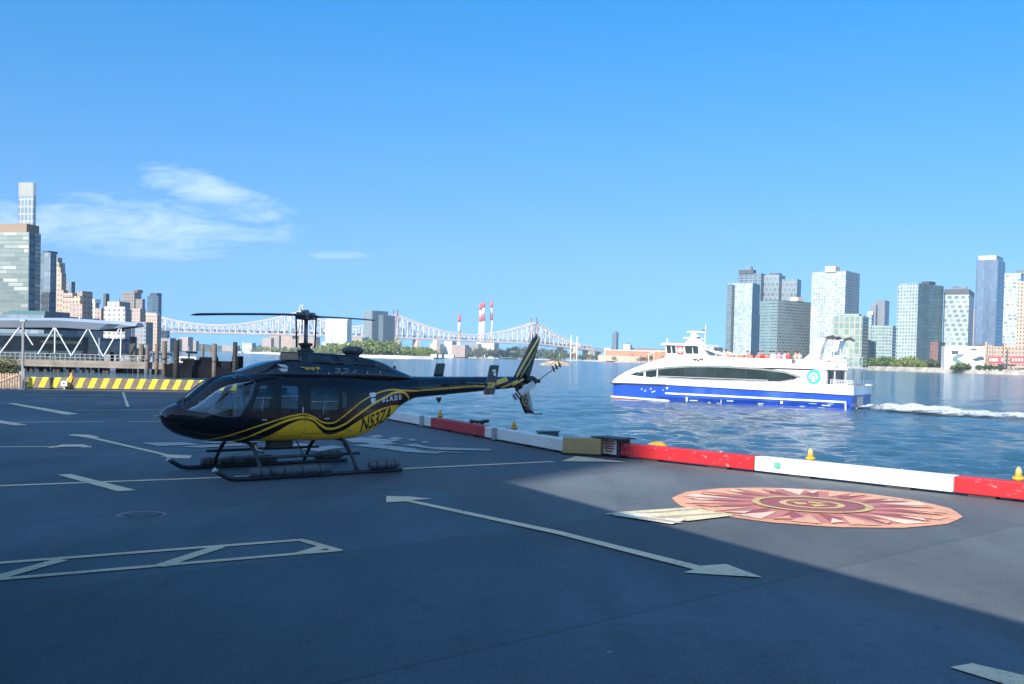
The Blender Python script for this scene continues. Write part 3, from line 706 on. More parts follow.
for i, (l, c, r_, tp, mm) in enumerate(((168, 178, 182, 339, 'farbrick'), (180, 188, 193, 337, 'pinkish'), (190, 196, 199, 341, 'farbrick'))):
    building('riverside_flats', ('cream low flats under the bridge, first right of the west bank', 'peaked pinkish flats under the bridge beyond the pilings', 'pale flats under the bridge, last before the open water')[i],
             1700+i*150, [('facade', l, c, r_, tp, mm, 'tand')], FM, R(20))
# low sunlit roofs of the street blocks just behind the pier canopy
building('warehouse', 'low white roofed building just behind the blue pier canopy', 330, [('facade', 52, 74, 84, 320, 'whiteg', 'whites', 14), ('facade', 66, 80, 84, 317.5, 'whiteg', 'whites', 10, None, 6)], FM, R(15))
building('warehouse', 'long dark green glazed hall behind the blue pier canopy', 260, [('facade', -20, 44, 49, 315, 'slate', 'dkblue', 14), ('roof_edge', 8, 45, 48, 311, M('green_glazing', (.06, .13, .13), .3), 'dkblue', 10, 315.3, 3)], FM, R(12))
building('street_block', 'row of dark waterfront buildings seen under the pier canopy', 240, [('facade', -20, 62, 70, 334, 'dkblue', 'slate', 14), ('facade', 60, 100, 106, 338, 'slate', 'dkblue', 14, None, 8)], FM, R(8))
# --- island and beyond
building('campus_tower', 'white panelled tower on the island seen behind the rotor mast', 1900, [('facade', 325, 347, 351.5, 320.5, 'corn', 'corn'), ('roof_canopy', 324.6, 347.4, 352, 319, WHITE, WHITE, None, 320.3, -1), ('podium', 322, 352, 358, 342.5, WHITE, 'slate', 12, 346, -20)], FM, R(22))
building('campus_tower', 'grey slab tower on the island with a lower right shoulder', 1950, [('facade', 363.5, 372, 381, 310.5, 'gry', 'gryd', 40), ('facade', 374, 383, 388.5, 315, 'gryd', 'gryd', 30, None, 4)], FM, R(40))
far = [(262, 271, 274, 338, 'pinkish', 2500), (269, 279, 283, 331.5, 'farbrick', 2620), (281, 292, 296, 335, 'tan', 2560), (292, 300, 304, 339, 'farbrick', 2520), (222, 236, 240, 345.5, 'farbrick', 2900), (242, 252, 256, 343, 'whiteg', 2850), (306, 316, 320, 337, 'pinkish', 2600), (352, 362, 366, 338, 'tan', 2450)]
fl = ['pinkish flats behind the green shore left of the stone pier under the rotor', 'taller tan flats just left of the stone pier under the rotor', 'cream flats touching the left side of the first stone pier', 'small flats tight behind the first stone pier',
      'lowest pale flats far upriver under the bridge', 'pale flats upriver right of the lowest ones', 'pink flats between the stone pier and the white panelled tower', 'tan flats between the white panelled tower and the grey slab tower']
for (l, c, r_, tp, mm, Y), lb in zip(far, fl):
    building('riverside_flats', lb, Y, [('facade', l, c, r_, tp, mm, 'tand')], FM, R(20), base=.8)
building('power_station', 'pale power station hall with stepped roofs under the bridge, below the striped chimneys', 2700,
         [('hall', 476, 494, 499, 341.5, WHITE, 'whites', 40), ('hall', 466, 478, 482, 343.5, 'whites', 'slate', 30, None, -10), ('boiler_house', 444, 452, 456, 341, WHITE, 'whites', 30, None, -30), ('hall', 452, 465, 468, 345, 'pinkish', 'greyb', 30, None, -40), ('hall', 430, 440, 446, 344, WHITE, 'slate', 30, None, -60)], FM, R(18))
building('waterside_hut', 'low white hut at the island tip, leftmost of the three', 1178, [('facade', 431, 436.5, 437.5, 354.4, WHITE, 'whites', 6)], FM, R(10))
building('waterside_hut', 'smallest low white hut at the island tip, middle of the three', 1178, [('facade', 438.6, 441.6, 442.4, 354.8, WHITE, 'whites', 5)], FM, R(10))
building('waterside_hut', 'longest low white hut at the island tip, rightmost of the three', 1178, [('facade', 444.5, 453.6, 454.6, 354.8, WHITE, 'whites', 6)], FM, R(10))
orange = M('orange_wall', (.46, .20, .11), .8, var=.12, nscale=.02); beige = M('beige_wall', (.50, .36, .25), .85, var=.12, nscale=.02)
building('warehouse', 'long low orange warehouse on the far shore left of the ferry bow', 2050,
         [('wall', 605, 672, 676, 352.4, orange, orange, 40), ('roof', 604.5, 672.5, 676.5, 350.8, CREAM, CREAM, 42, 352.4, -1), ('wall', 598, 640, 650, 356.2, beige, beige, 12, None, -22)], FM, R(8))
building('office_tower', 'solitary grey tower on the far shore above the orange warehouse', 2700, [('facade', 612, 616.2, 618.2, 332.6, 'slate', 'gry'), ('crown', 613, 615.4, 616.6, 330.8, 'slate', 'gry', 6, 333, 3)], FM, R(30))
building('office_block', 'white squat block on the far shore just right of the solitary grey tower', 2500, [('facade', 623, 630, 632, 344.5, WHITE, 'whites'), ('plant_room', 626, 629, 630, 342.6, 'slate', 'slate', 6, 345, 3)], FM, R(20))
building('office_block', 'small white block at the right end of the bridge viaduct', 2350, [('facade', 604, 610.6, 612, 348, WHITE, 'whites')], FM, R(20))
building('warehouse', 'low dark roofed sheds stretching behind the orange warehouse', 2500, [('facade', 632, 690, 700, 349, 'greyb', 'slate', 30)], FM, R(8))
for lb, a in (('low brown far bank building behind the ferry deck, left of the dark stepped tower', (690, 726, 732, 353)), ('low tan building on the far bank between ferry wheelhouse and leftmost pale tower', (700, 722, 727, 349.5))):
    building('warehouse', lb, 1800 if a[3] > 350 else 2000, [('facade', *a, 'tan', 'tand', 20)], FM, R(12))

# --- red and white chimneys
CW_, CR_ = M('chimney_white', (.74, .72, .68), .8, var=.05), M('chimney_red', (.52, .09, .09), .8, var=.08)
def chimney(px, top, Y, rad, bands, label):
    p = at(px, hor(px), Y); zt = at(px, top, Y).z; root = thing('striped_chimney', label, 'chimney', (p.x, p.y, .8), 0, 'striped power station chimneys')
    zb = 0.0; zt -= .8
    edges = [0]+[b for b in bands]+[1]
    for i in range(len(edges)-1):
        z0, z1 = zt*edges[i], zt*edges[i+1]; r0 = rad*(1.25-.25*edges[i]); r1 = rad*(1.25-.25*edges[i+1])
        last = i == len(edges)-2
        red = (len(edges)-2-i) % 2 == 0
        prof = [(r0, z0), (r1, z1)]+([(r1*.8, z1), (r1*.78, z1-3)] if last else [])
        MB().lathe((0, 0, 0), prof, 20).build('red_band' if red else 'white_band', CR_ if red else CW_, root)
chimney(458.6, 314.8, 2800, 3.6, [.42, .58, .82], 'shortest striped chimney standing apart on the left of the power station')
chimney(479.8, 303.6, 2780, 4.0, [.66, .75, .88], 'thickest striped chimney, left one of the touching pair')
chimney(482.6, 302.4, 2830, 3.5, [.66, .77, .90], 'striped chimney close behind the thickest one, right of the touching pair')
chimney(490.6, 301.2, 2860, 3.2, [.66, .77, .88], 'slim striped chimney standing apart on the right of the pair')

# ================================================================== BRIDGE
STEEL = M('bridge_steel_cream', (.54, .50, .47), .7, var=.08, nscale=.05); STEELD = M('bridge_steel_rose', (.20, .14, .13), .7, var=.1, nscale=.05)
DECKM = M('bridge_deck', (.40, .34, .30), .8, var=.1, nscale=.05); PIERM = M('bridge_stone', (.50, .40, .31), .85, var=.15, nscale=.08)
def bridge():
    def P(px, Y): q = at(px, hor(px), Y); return Vector((q.x, q.y))
    T2, T3, T4 = P(300.5, 2225), P(394.5, 2311), P(533, 2480)
    T1 = T2-(T3-T2).normalized()*365; A0 = T1-(T3-T2).normalized()*140; A5 = P(588, 2580)
    root = thing('cantilever_bridge', 'long cream steel cantilever bridge with spired towers crossing the far river', 'bridge', (T2.x, T2.y, 0))
    o2 = Vector((T2.x, T2.y))
    nodes = [A0, T1, T2, T3, T4, A5]; dz = [34, 38, 41, 41, 37, 27]; peak = [14, 50, 50, 50, 50, 9]; mid = [18, 15, 20, 13, 13]
    for i in range(5):
        a, b = nodes[i]-o2, nodes[i+1]-o2; L = (b-a).length; n = max(6, int(L/12.5)); d = (b-a).normalized(); nn = Vector((-d.y, d.x))
        tr = MB(); side = MB()
        def top(s):
            if i == 0: h = 16+(peak[1]-16)*s**2.0
            elif i == 4: h = 8+(peak[4]-8)*(1-s)**1.7
            else: q = abs(2*s-1); h = mid[i]+(50-mid[i])*q**1.75
            return h
        for sd in (-12, 12):
            prev = None
            for k in range(n+1):
                s = k/n; p = a.lerp(b, s)+nn*sd; zd = dz[i]+(dz[i+1]-dz[i])*s; h = top(s)
                lo = Vector((p.x, p.y, zd)); hi = Vector((p.x, p.y, zd+h))
                tr.bar(lo, hi, 1.6)
                if prev:
                    tr.bar(prev[1], hi, 3.0); tr.bar(prev[0], lo, 2.6)
                    if k % 2: tr.bar(prev[0], hi, 1.2)
                    else: tr.bar(prev[1], lo, 1.2)
                    if h > 26:
                        m0 = (prev[0]+prev[1])/2; m1 = (lo+hi)/2; tr.bar(m0, m1, 1.0); tr.bar(m0, hi if k % 2 == 0 else lo, .8)
                prev = (lo, hi)
                if sd > 0: tr.bar(hi, hi-Vector((nn.x*24, nn.y*24, 0)), .9)
        tr.build('truss', STEEL, root)
        dk = MB(); z0, z1 = dz[i], dz[i+1]
        dk.bar((a.x, a.y, z0-1.6), (b.x, b.y, z1-1.6), 27, 2.6); dk.bar((a.x, a.y, z0+6.0), (b.x, b.y, z1+6.0), 22, 1.2)
        dk.build('deck', DECKM, root)
        ra = MB(); m = int(L/9)
        for k in range(m+1):
            s = k/m; p = a.lerp(b, s); z = z0+(z1-z0)*s
            ra.bar((p.x+nn.x*13, p.y+nn.y*13, z), (p.x+nn.x*13, p.y+nn.y*13, z+6), .6); ra.bar((p.x-nn.x*13, p.y-nn.y*13, z), (p.x-nn.x*13, p.y-nn.y*13, z+6), .6)
        ra.build('deck_posts', STEELD, root)  # rows of upright posts along both deck edges, in one mesh
    for i, T in ((1, T1), (2, T2), (3, T3), (4, T4)):
        c = T-o2; d = (nodes[i+1]-nodes[i-1]).normalized(); nn = Vector((-d.y, d.x)); tw = MB(); zd = dz[i]
        for sd in (-12, 12):
            for e in (-5, 5):
                p = c+nn*sd+d*e; q = c+nn*sd+d*e*.35
                tw.bar((p.x, p.y, zd-4), (q.x, q.y, zd+50), 2.4)
            for zz in (10, 22, 34, 45):
                w = 5-(5-1.75)*zz/54; p = c+nn*sd
                tw.bar((p.x-d.x*w, p.y-d.y*w, zd+zz), (p.x+d.x*w, p.y+d.y*w, zd+zz), 1.4)
            p = c+nn*sd
            tw.lathe((p.x, p.y, zd+49), [(2.6, 0), (2.6, 3), (1.6, 4), (1.4, 9), (2.2, 9.5), (1.0, 12), (.4, 16)], 8)
        for zz in (18, 34, 48):
            p, q = c+nn*12, c-nn*12; tw.bar((p.x, p.y, zd+zz), (q.x, q.y, zd+zz), 2.0, 2.6)
        tw.build('tower', STEELD if i != 2 else STEEL, root)
        pr = MB(); rz = math.atan2(d.y, d.x)
        for sd in (-11, 11):
            p = c+nn*sd; pr.box((p.x, p.y, (zd-4)/2-.5), (13, 9, zd-3), rz, taper=.86)
        pr.box((c.x, c.y, zd-8), (10, 20, 7), rz)
        pr.build('stone_pier', PIERM, root)
    d = (A5-T4).normalized(); nn = Vector((-d.y, d.x)); c = A5-o2; rz = math.atan2(d.y, d.x)
    MB().box((c.x, c.y, 15), (16, 26, 32), rz).build('anchor_pier', PIERM, root)
    e = c+d*260; v = MB()
    v.bar((c.x, c.y, 25), (e.x, e.y, 17), 24, 4); v.bar((c.x, c.y, 31), (e.x, e.y, 23), 20, 1.4)
    for k in range(1, 9):
        p = c.lerp(e, k/8.0); v.box((p.x, p.y, 10), (4, 18, 24), rz)
    v.build('viaduct', DECKM, root)
    for q in (416, 436, 560, 574):
        p = P(q, 2330 if q < 500 else 2540)-o2; MB().box((p.x, p.y, 19), (9, 20, 38 if q < 500 else 30), rz, taper=.9).build('approach_pier', PIERM, root)
bridge()

# ================================================================== HELICOPTER (x aft, y away from the viewer = starboard, z up)
HA = R(39.5); HO = Vector((-6.473, 19.2, 0))
heli = thing('helicopter', 'black and yellow helicopter parked on skids with grey floats, two drooping rotor blades', 'helicopter', HO, HA)
SX = [0.0, .04, .14, .30, .5, .75, 1.0, 1.3, 1.6, 2.0, 3.4, 3.7, 4.0, 4.4, 4.8, 5.2, 5.6]
SB = [1.14, 1.03, .92, .82, .755, .70, .675, .66, .655, .65, .63, .635, .67, .79, 1.0, 1.30, 1.47]
ST = [1.20, 1.26, 1.335, 1.40, 1.50, 1.70, 1.86, 1.95, 1.985, 2.0, 2.0, 2.0, 1.995, 1.98, 1.965, 1.95, 1.935]
SW = [.04, .16, .31, .43, .525, .60, .64, .66, .665, .665, .66, .65, .615, .53, .42, .315, .235]
SN = [2.0, 2.0, 2.0, 2.05, 2.15, 2.35, 2.6, 2.9, 3.2, 3.5, 3.6, 3.5, 3.3, 3.0, 2.6, 2.3, 2.0]
def fsec(x): return [pchip(SX, a, x) for a in (SB, ST, SW, SN)]
def fside(x, z):
    zb, zt, hw, n = fsec(x); zc, h = (zb+zt)/2, (zt-zb)/2
    q = min(1.0, abs((z-zc)/h)); return hw*(1-q**n)**(1/n)
def sgn(v): return int(v > 0)-int(v < 0)
def ring_at(x, k=44, inset=0.0):
    zb, zt, hw, n = fsec(x); zc, h = (zb+zt)/2, (zt-zb)/2; out = []
    for i in range(k):
        a = 2*math.pi*i/k; c, s = math.cos(a), math.sin(a)
        out.append((x, -(hw-inset)*sgn(c)*abs(c)**(2/n), zc+(h-inset)*sgn(s)*abs(s)**(2/n)))
    return out
def hull_mb(x0=0.0, x1=5.6, n=64, k=44):
    xs = [x0+(x1-x0)*((i/n)**1.25) for i in range(n+1)]
    return MB().rings([ring_at(x, k) for x in xs], 0, True, True)

def livery():
    m = bpy.data.materials.new('black_yellow_livery'); m.use_nodes = True; t = NT(m.node_tree); p = t.n['Principled BSDF']
    s = t.new('ShaderNodeSeparateXYZ'); t.l.new(t.new('ShaderNodeTexCoord').outputs['Object'], s.inputs[0])
    X, Z = s.outputs[0], s.outputs[2]
    def curve(pts):
        n = t.new('ShaderNodeFloatCurve'); c = n.mapping.curves[0]; pts = [(a/6, b/2) for a, b in pts]
        c.points[0].location = pts[0]; c.points[1].location = pts[-1]
        for q in pts[1:-1]: c.points.new(*q)
        for q in c.points: q.handle_type = 'AUTO'
        n.mapping.update(); t.l.new(t.math('DIVIDE', X, 6.0), n.inputs['Value'])
        return t.math('MULTIPLY', n.outputs[0], 2.0)
    g1 = curve([(0, .1), (1.2, .50), (1.73, .70), (2.06, .88), (2.4, 1.05), (2.57, 1.085), (2.75, 1.05), (2.97, .88), (3.19, .775), (3.42, .82), (3.79, 1.01), (4.22, 1.2), (4.57, 1.3), (4.99, 1.33), (5.2, 1.27), (5.5, 1.1), (6, 1.0)])
    g2 = curve([(0, .38), (.9, .58), (1.37, .72), (1.73, .885), (2.06, 1.02), (2.33, 1.105), (2.57, 1.135), (2.75, 1.11), (2.97, .97), (3.19, .89), (3.42, .94), (3.78, 1.14), (4.21, 1.37), (4.57, 1.51), (4.88, 1.605), (5.08, 1.61), (5.26, 1.52), (5.42, 1.36), (6, 1.0)])
    g3 = curve([(0, .50), (.74, .70), (1.08, .80), (1.4, .91), (1.72, 1.01), (2.06, 1.105), (2.4, 1.18), (2.61, 1.195), (2.82, 1.13), (3.04, 1.02), (3.22, 1.01), (3.41, 1.10), (3.62, 1.24), (3.99, 1.47), (4.43, 1.62), (4.79, 1.665), (5.02, 1.65), (5.6, 1.63), (6, 1.64)])
    def band(c, h): return t.math('LESS_THAN', t.math('ABSOLUTE', t.math('SUBTRACT', Z, c)), h)
    belly = t.math('MULTIPLY', t.math('LESS_THAN', Z, g1), t.math('LESS_THAN', X, 5.36))
    fm = t.math('MAXIMUM', belly, t.math('MAXIMUM', band(g2, .024), band(g3, .015)))
    nz = t.noise(t.new('ShaderNodeTexCoord').outputs['Object'], 3, 4)
    yel = t.ramp(nz, [(.3, (.90, .46, .018)), (.7, (1.0, .55, .028))])
    blk = t.ramp(nz, [(.3, (.005, .006, .010)), (.7, (.008, .011, .018))])
    t.put(p.inputs['Base Color'], t.mix(fm, blk, yel)); p.inputs['Roughness'].default_value = .18; p.inputs['Specular IOR Level'].default_value = .35; p.inputs['Coat Weight'].default_value = .12; p.inputs['Coat Roughness'].default_value = .05
    t.l.new(t.bump(t.noise(t.new('ShaderNodeTexCoord').outputs['Object'], 2.2, 2), .06, .05), p.inputs['Normal'])
    return m
LIV = livery()
BLK = M('heli_black_gloss', (.009, .012, .018), .16, var=.2, nscale=3, coat=.5)
NAVY = M('heli_navy_gloss', (.012, .020, .034), .18, var=.15, nscale=2, coat=.4)
INSET = M('heli_inset_panel', (.030, .045, .062), .42, var=.25, nscale=6)
GOLD = M('heli_gold', (.62, .43, .06), .3, var=.1); LETW = M('heli_white_lettering', (.78, .78, .76), .5, var=.04); LETB = M('heli_black_lettering', (.012, .012, .013), .4, var=.05)
FLOATM = M('float_vinyl', (.085, .10, .12), .62, var=.18, nscale=6, bump=.25); SKIDM = M('skid_dark', (.022, .026, .032), .4, var=.2)
BRUSH = M('brushed_metal', (.42, .43, .44), .35, metal=.8, var=.15, nscale=8)
DKG = M('dark_grey_rubber', (.035, .037, .04), .7, var=.15)
def glass_mat(name, tint, fres=1.5, rough=.015):
    m = bpy.data.materials.new(name); m.use_nodes = True; t = NT(m.node_tree); t.n.remove(t.n['Principled BSDF'])
    tr = t.new('ShaderNodeBsdfTransparent'); tr.inputs[0].default_value = (*tint, 1)
    gl = t.new('ShaderNodeBsdfGlossy'); gl.inputs['Roughness'].default_value = rough; gl.inputs['Color'].default_value = (1, 1, 1, 1)
    fr = t.new('ShaderNodeFresnel'); fr.inputs['IOR'].default_value = fres
    mx = t.new('ShaderNodeMixShader'); t.l.new(fr.outputs[0], mx.inputs[0]); t.l.new(tr.outputs[0], mx.inputs[1]); t.l.new(gl.outputs[0], mx.inputs[2])
    t.l.new(mx.outputs[0], t.n['Material Output'].inputs['Surface'])
    return m
GLW = glass_mat('windscreen_glass', (.80, .90, .96), 1.5); GLS = glass_mat('tinted_window_glass', (.50, .60, .68), 1.5)

def evaluated(o, mods, name, mats, parent, smooth=True):
    for typ, kw in mods:
        md = o.modifiers.new(typ.lower(), typ)
        for a, b in kw.items(): setattr(md, a, b)
    bpy.context.view_layer.update()
    me = bpy.data.meshes.new_from_object(o.evaluated_get(bpy.context.evaluated_depsgraph_get()))
    me.name = name; me.materials.clear()
    for m in mats: me.materials.append(m)
    me.polygons.foreach_set('material_index', [0]*len(me.polygons))
    old = o.data; bpy.data.objects.remove(o); bpy.data.meshes.remove(old)
    n = bpy.data.objects.new(name, me); COL.objects.link(n); n.parent = parent
    me.polygons.foreach_set('use_smooth', [smooth]*len(me.polygons))
    if hasattr(me, 'set_sharp_from_angle'): me.set_sharp_from_angle(angle=R(32))
    return n
WPOLY = {
 'windscreen': rounded([(.27, 1.30), (.47, 1.56), (.77, 1.80), (1.08, 1.915), (1.45, 1.93), (1.60, 1.85), (1.46, 1.50), (1.25, 1.17), (.98, 1.17), (.62, 1.235)], .08),
 'door_window': rounded([(1.66, 1.76), (1.93, 1.765), (1.90, 1.55), (1.84, 1.25), (1.44, 1.25), (1.55, 1.48)], .04),
 'second_door_window': rounded([(2.10, 1.755), (2.47, 1.75), (2.46, 1.23), (2.08, 1.22)], .05),
 'cabin_window': rounded([(2.73, 1.73), (3.34, 1.71), (3.37, 1.19), (2.71, 1.195)], .07),
 'rear_window': rounded([(3.42, 1.68), (3.58, 1.60), (3.58, 1.36), (3.44, 1.26)], .05),
}
cutters = []
for k, poly in WPOLY.items():
    for s in (-1, 1):
        c = MB().xz(poly, .04*s if k == 'windscreen' else .2*s, 1.2*s).build('cut', BLK, None, fix=True); cutters.append((k, s, c))
body = hull_mb().build('body', LIV, None, fix=True)
mods = [('SOLIDIFY', dict(thickness=.035, offset=-1))]+[('BOOLEAN', dict(operation='DIFFERENCE', solver='EXACT', object=c)) for _, _, c in cutters]
fus = evaluated(body, mods, 'fuselage', [LIV], heli)
wins = {}
for k, s, c in cutters:
    g = hull_mb(k=44).build('pane', GLS, None, fix=True)
    nm = 'windscreen' if k == 'windscreen' else 'cabin_window' if 'door' not in k else 'door_window'
    wins[(k, s)] = evaluated(g, [('SOLIDIFY', dict(thickness=.008, offset=-1)), ('BOOLEAN', dict(operation='INTERSECT', solver='EXACT', object=c))], nm, [GLW if k == 'windscreen' else GLS], heli)
for _, _, c in cutters:
    me = c.data; bpy.data.objects.remove(c); bpy.data.meshes.remove(me)
# frames round the panes, following the skin
for k, poly in WPOLY.items():
    for s in (-1, 1):
        pts = []
        for (x, z) in poly+[poly[0]]:
            pts.append((x, s*(fside(x, z)+.004), z))
        MB().tube(pts, .013 if k == 'windscreen' else .009, 6, cap=False).build('window_seal', M('seal_grey', (.06, .075, .09), .5) if k == 'windscreen' else DKG, wins[(k, s)])
# sliding vent bars across the side windows
for s in (-1, 1):
    for k, x0, x1, z, xv in (('door_window', 1.56, 1.90, 1.52, 1.72), ('cabin_window', 2.73, 3.36, 1.44, 3.03), ('second_door_window', 2.09, 2.46, 1.55, None)):
        b = MB().tube([(x, s*(fside(x, z)+.004), z) for x in np.linspace(x0, x1, 6)], .010, 6)
        if xv: b.tube([(xv-.03*q, s*(fside(xv, z-.30*q)+.004), z-.30*q) for q in np.linspace(0, 1, 5)], .008, 6)
        b.build('vent_bar', BRUSH if s < 0 else DKG, wins[(k, s)])
# interior
INT = M('cabin_trim', (.13, .14, .15), .8, var=.2); SEAT = M('seat_leather', (.30, .31, .32), .6, var=.15); SEATW = M('seat_pale', (.50, .52, .54), .7, var=.1)
ib = MB().box((2.3, 0, .80), (2.6, .9, .06)).box((3.95, 0, 1.25), (.06, .9, .95)).box((.98, 0, 1.0), (.30, .80, .42)); ib.build('cabin_floor', INT, heli)
MB().add([(.72, -.34, 1.24), (.72, .34, 1.24), (.98, .40, 1.30), (.98, -.40, 1.30), (.74, -.34, 1.06), (.74, .34, 1.06), (1.04, .40, 1.06), (1.04, -.40, 1.06)],
         [(0, 1, 2, 3), (4, 7, 6, 5), (0, 4, 5, 1), (1, 5, 6, 2), (2, 6, 7, 3), (3, 7, 4, 0)]).build('instrument_panel', DKG, heli, fix=True)
for sx, sy, mm in ((1.62, -.30, SEAT), (1.62, .30, SEAT), (3.15, -.32, SEAT), (3.15, .0, SEAT), (3.15, .32, SEAT), (2.25, -.3, SEAT), (2.25, .3, SEAT)):
    st = MB().box((sx-.20, sy, .98), (.46, .46 if sx < 3 else .31, .12)).build('seat', mm, heli, bevel=.03)
    MB().box((sx+.06, sy, 1.27), (.10, .44 if sx < 3 else .30, .56)).build('seat_back', mm, st, bevel=.03)
    MB().box((sx+.07, sy, 1.63), (.08, .20, .15)).build('headrest', SEATW if sx < 2 else mm, st, bevel=.03)
    if sx < 2:
        MB().bar((sx-.01, sy-.09, 1.52), (sx-.02, sy-.02, 1.10), .04, .012).bar((sx-.01, sy+.09, 1.52), (sx-.02, sy+.02, 1.10), .04, .012).build('harness', SEATW, st)
MB().tube([(1.15, -.28, .82), (1.17, -.28, 1.05), (1.24, -.28, 1.18)], .018, 8).build('cyclic_stick', DKG, heli)
MB().tube([(z_x, 0, fsec(z_x)[1]+.002) for z_x in np.linspace(.30, 1.5, 14)], .022, 8).build('windscreen_post', BLK, heli)
# doors: seam lines and handles, small side details
DOOR = [[(1.44, 1.18), (1.30, .98), (1.32, .78), (1.99, .77), (2.01, 1.82), (1.66, 1.84)], [(2.05, 1.82), (2.05, .77), (2.60, .76), (2.60, 1.82)], [(2.66, 1.80), (2.65, .80), (3.42, .82), (3.40, 1.80)]]
for s in (-1, 1):
    for d in DOOR:
        q = rounded(d, .07); q.append(q[0]); dense = []
        for i in range(len(q)-1):
            for tt in np.linspace(0, 1, 5)[:-1]: dense.append((q[i][0]+(q[i+1][0]-q[i][0])*tt, q[i][1]+(q[i+1][1]-q[i][1])*tt))
        dense.append(dense[0])
        MB().tube([(x, s*(fside(x, z)+.001), z) for x, z in dense], .0055, 5, cap=False).build('door_seam', DKG, heli)
    for hx, hz in ((1.74, 1.10), (3.08, 1.10), (2.55, 1.28)):
        y = s*(fside(hx, hz)+.012); MB().box((hx, y, hz), (.11 if hx != 2.55 else .03, .025, .028 if hx != 2.55 else .12)).build('door_handle', BRUSH, heli, bevel=.008)
# cowling above the cabin: low front fairing, then the boxed transmission and engine housing
def cowl(name, tops, bots, wb, wt, n, mat, smooth=True, x0=None, x1=None, N=34):
    xs = np.linspace(tops[0][0], tops[-1][0], N); rg = []
    for x in xs:
        zt = pchip(*zip(*tops), x); zb = pchip(*zip(*bots), x); w_ = pchip(*zip(*wb), x); u_ = pchip(*zip(*wt), x); r = []
        prof = [(-w_, zb), (-w_*.99, zb+(zt-zb)*.25), (-(w_+u_)/2, zb+(zt-zb)*.55), (-u_, zb+(zt-zb)*.86), (-u_*.86, zb+(zt-zb)*.97), (-u_*.5, zt), (0, zt+.004)]
        full = prof+[(-a, b) for a, b in reversed(prof[:-1])]
        rg.append([(x, a, b) for a, b in full])
    b = MB(); b.rings(rg, 0, True, smooth); return b.build(name, mat, heli, fix=True)
cowl('engine_cowling', [(1.40, 1.99), (1.55, 2.03), (1.85, 2.14), (2.15, 2.225), (2.45, 2.255), (3.0, 2.26), (4.2, 2.25), (4.75, 2.17), (5.1, 2.06), (5.45, 1.95)],
     [(1.40, 1.95), (1.8, 1.93), (4.3, 1.92), (5.45, 1.90)], [(1.40, .12), (1.6, .30), (2.0, .44), (2.6, .50), (4.0, .49), (4.7, .38), (5.45, .17)], [(1.40, .08), (1.6, .2), (2.0, .33), (2.6, .42), (4.0, .41), (4.7, .30), (5.45, .13)], 3, NAVY)
up = cowl('engine_cowling', [(2.58, 2.405), (2.9, 2.41), (3.75, 2.375), (4.11, 2.335), (4.72, 2.205), (5.11, 2.02), (5.3, 1.96)],
     [(2.58, 2.19), (4.1, 2.16), (4.8, 2.05), (5.3, 1.92)], [(2.58, .41), (3.4, .44), (4.2, .42), (4.8, .32), (5.3, .17)], [(2.58, .37), (3.4, .39), (4.2, .36), (4.8, .26), (5.3, .14)], 4, BLK)
MB().xz([(2.40, 2.412), (3.9, 2.375), (3.9, 2.36), (2.62, 2.385), (2.40, 2.40)], -.37, .37).build('cowling_lip', BLK, up)
def cowl_y(x, z): return pchip([2.58, 3.4, 4.2, 4.8, 5.3], [.405, .435, .405, .305, .165], x)-(z-2.16)*.14
def cowl_patch(name, poly, mat, off=.012):
    for s in (-1, 1):
        vs = [(x, s*(cowl_y(x, z)+off), z) for x, z in poly]; vs2 = [(x, s*(cowl_y(x, z)-.02), z) for x, z in poly]; n = len(poly)
        fs = [tuple(range(n))]+[(i, (i+1) % n, n+(i+1) % n, n+i) for i in range(n)]
        MB().add(vs+vs2, fs).build(name, mat, up, fix=True)
cowl_patch('cowling_panel', [(2.80, 2.36), (3.26, 2.345), (3.40, 2.19), (2.74, 2.20)], INSET)
cowl_patch('cowling_panel', [(3.42, 2.345), (3.74, 2.335), (3.82, 2.17), (3.60, 2.17)], INSET)
cowl_patch('louvre_panel', [(3.90, 2.305), (4.22, 2.28), (4.26, 2.14), (3.92, 2.15)], DKG)
cowl_patch('louvre_panel', [(4.34, 2.24), (4.62, 2.17), (4.66, 2.07), (4.36, 2.11)], INSET)
for k in range(5): cowl_patch('louvre_slat', [(3.92, 2.295-.03*k), (4.23, 2.272-.03*k), (4.235, 2.262-.03*k), (3.92, 2.285-.03*k)], INSET, .024)
# exhaust stack
ex = MB().lathe((4.05, 0, 2.32), [(.13, 0), (.14, .05), (.20, .09), (.24, .15), (.22, .19), (.12, .235), (.03, .24)], 20).build('exhaust_stack', M('exhaust_grey', (.10, .10, .105), .55, metal=.5, var=.3, nscale=8), heli)
# small bits on the cowling flank
for x, z in ((2.95, 2.02), (3.2, 2.0), (3.5, 2.0), (4.1, 2.02), (4.45, 2.03)):
    MB().box((x, -.505 if x < 4.2 else -.44, z), (.015, .02, .05)).build('latch', BRUSH, heli)
def surf_text(body, size, x, z, mat, shear=0.0, rot=0.0, yf=None, off=.006, side=-1, bold=0.0, name='lettering', parent=None, sx=1.0, sub=1):
    vs, fs = text_mesh(body, size, shear, sub, bold); c, s_ = math.cos(rot), math.sin(rot); out = []
    for v in vs:
        a, b = v.x*sx*c-v.y*s_, v.x*sx*s_+v.y*c
        X, Z = x+a, z+b; y = (yf or fside)(X, Z)+off
        out.append((X, side*y, Z))
    o = MB().add(out, fs).build(name, mat, parent or heli); return o
surf_text('N53ZA', .40, 4.33, 1.035, LETB, .38, R(16), bold=.006, sx=.74, sub=2)
surf_text('B L A D E', .135, 4.76, 1.475, LETW, 0, R(5), bold=.004, sx=1.05)
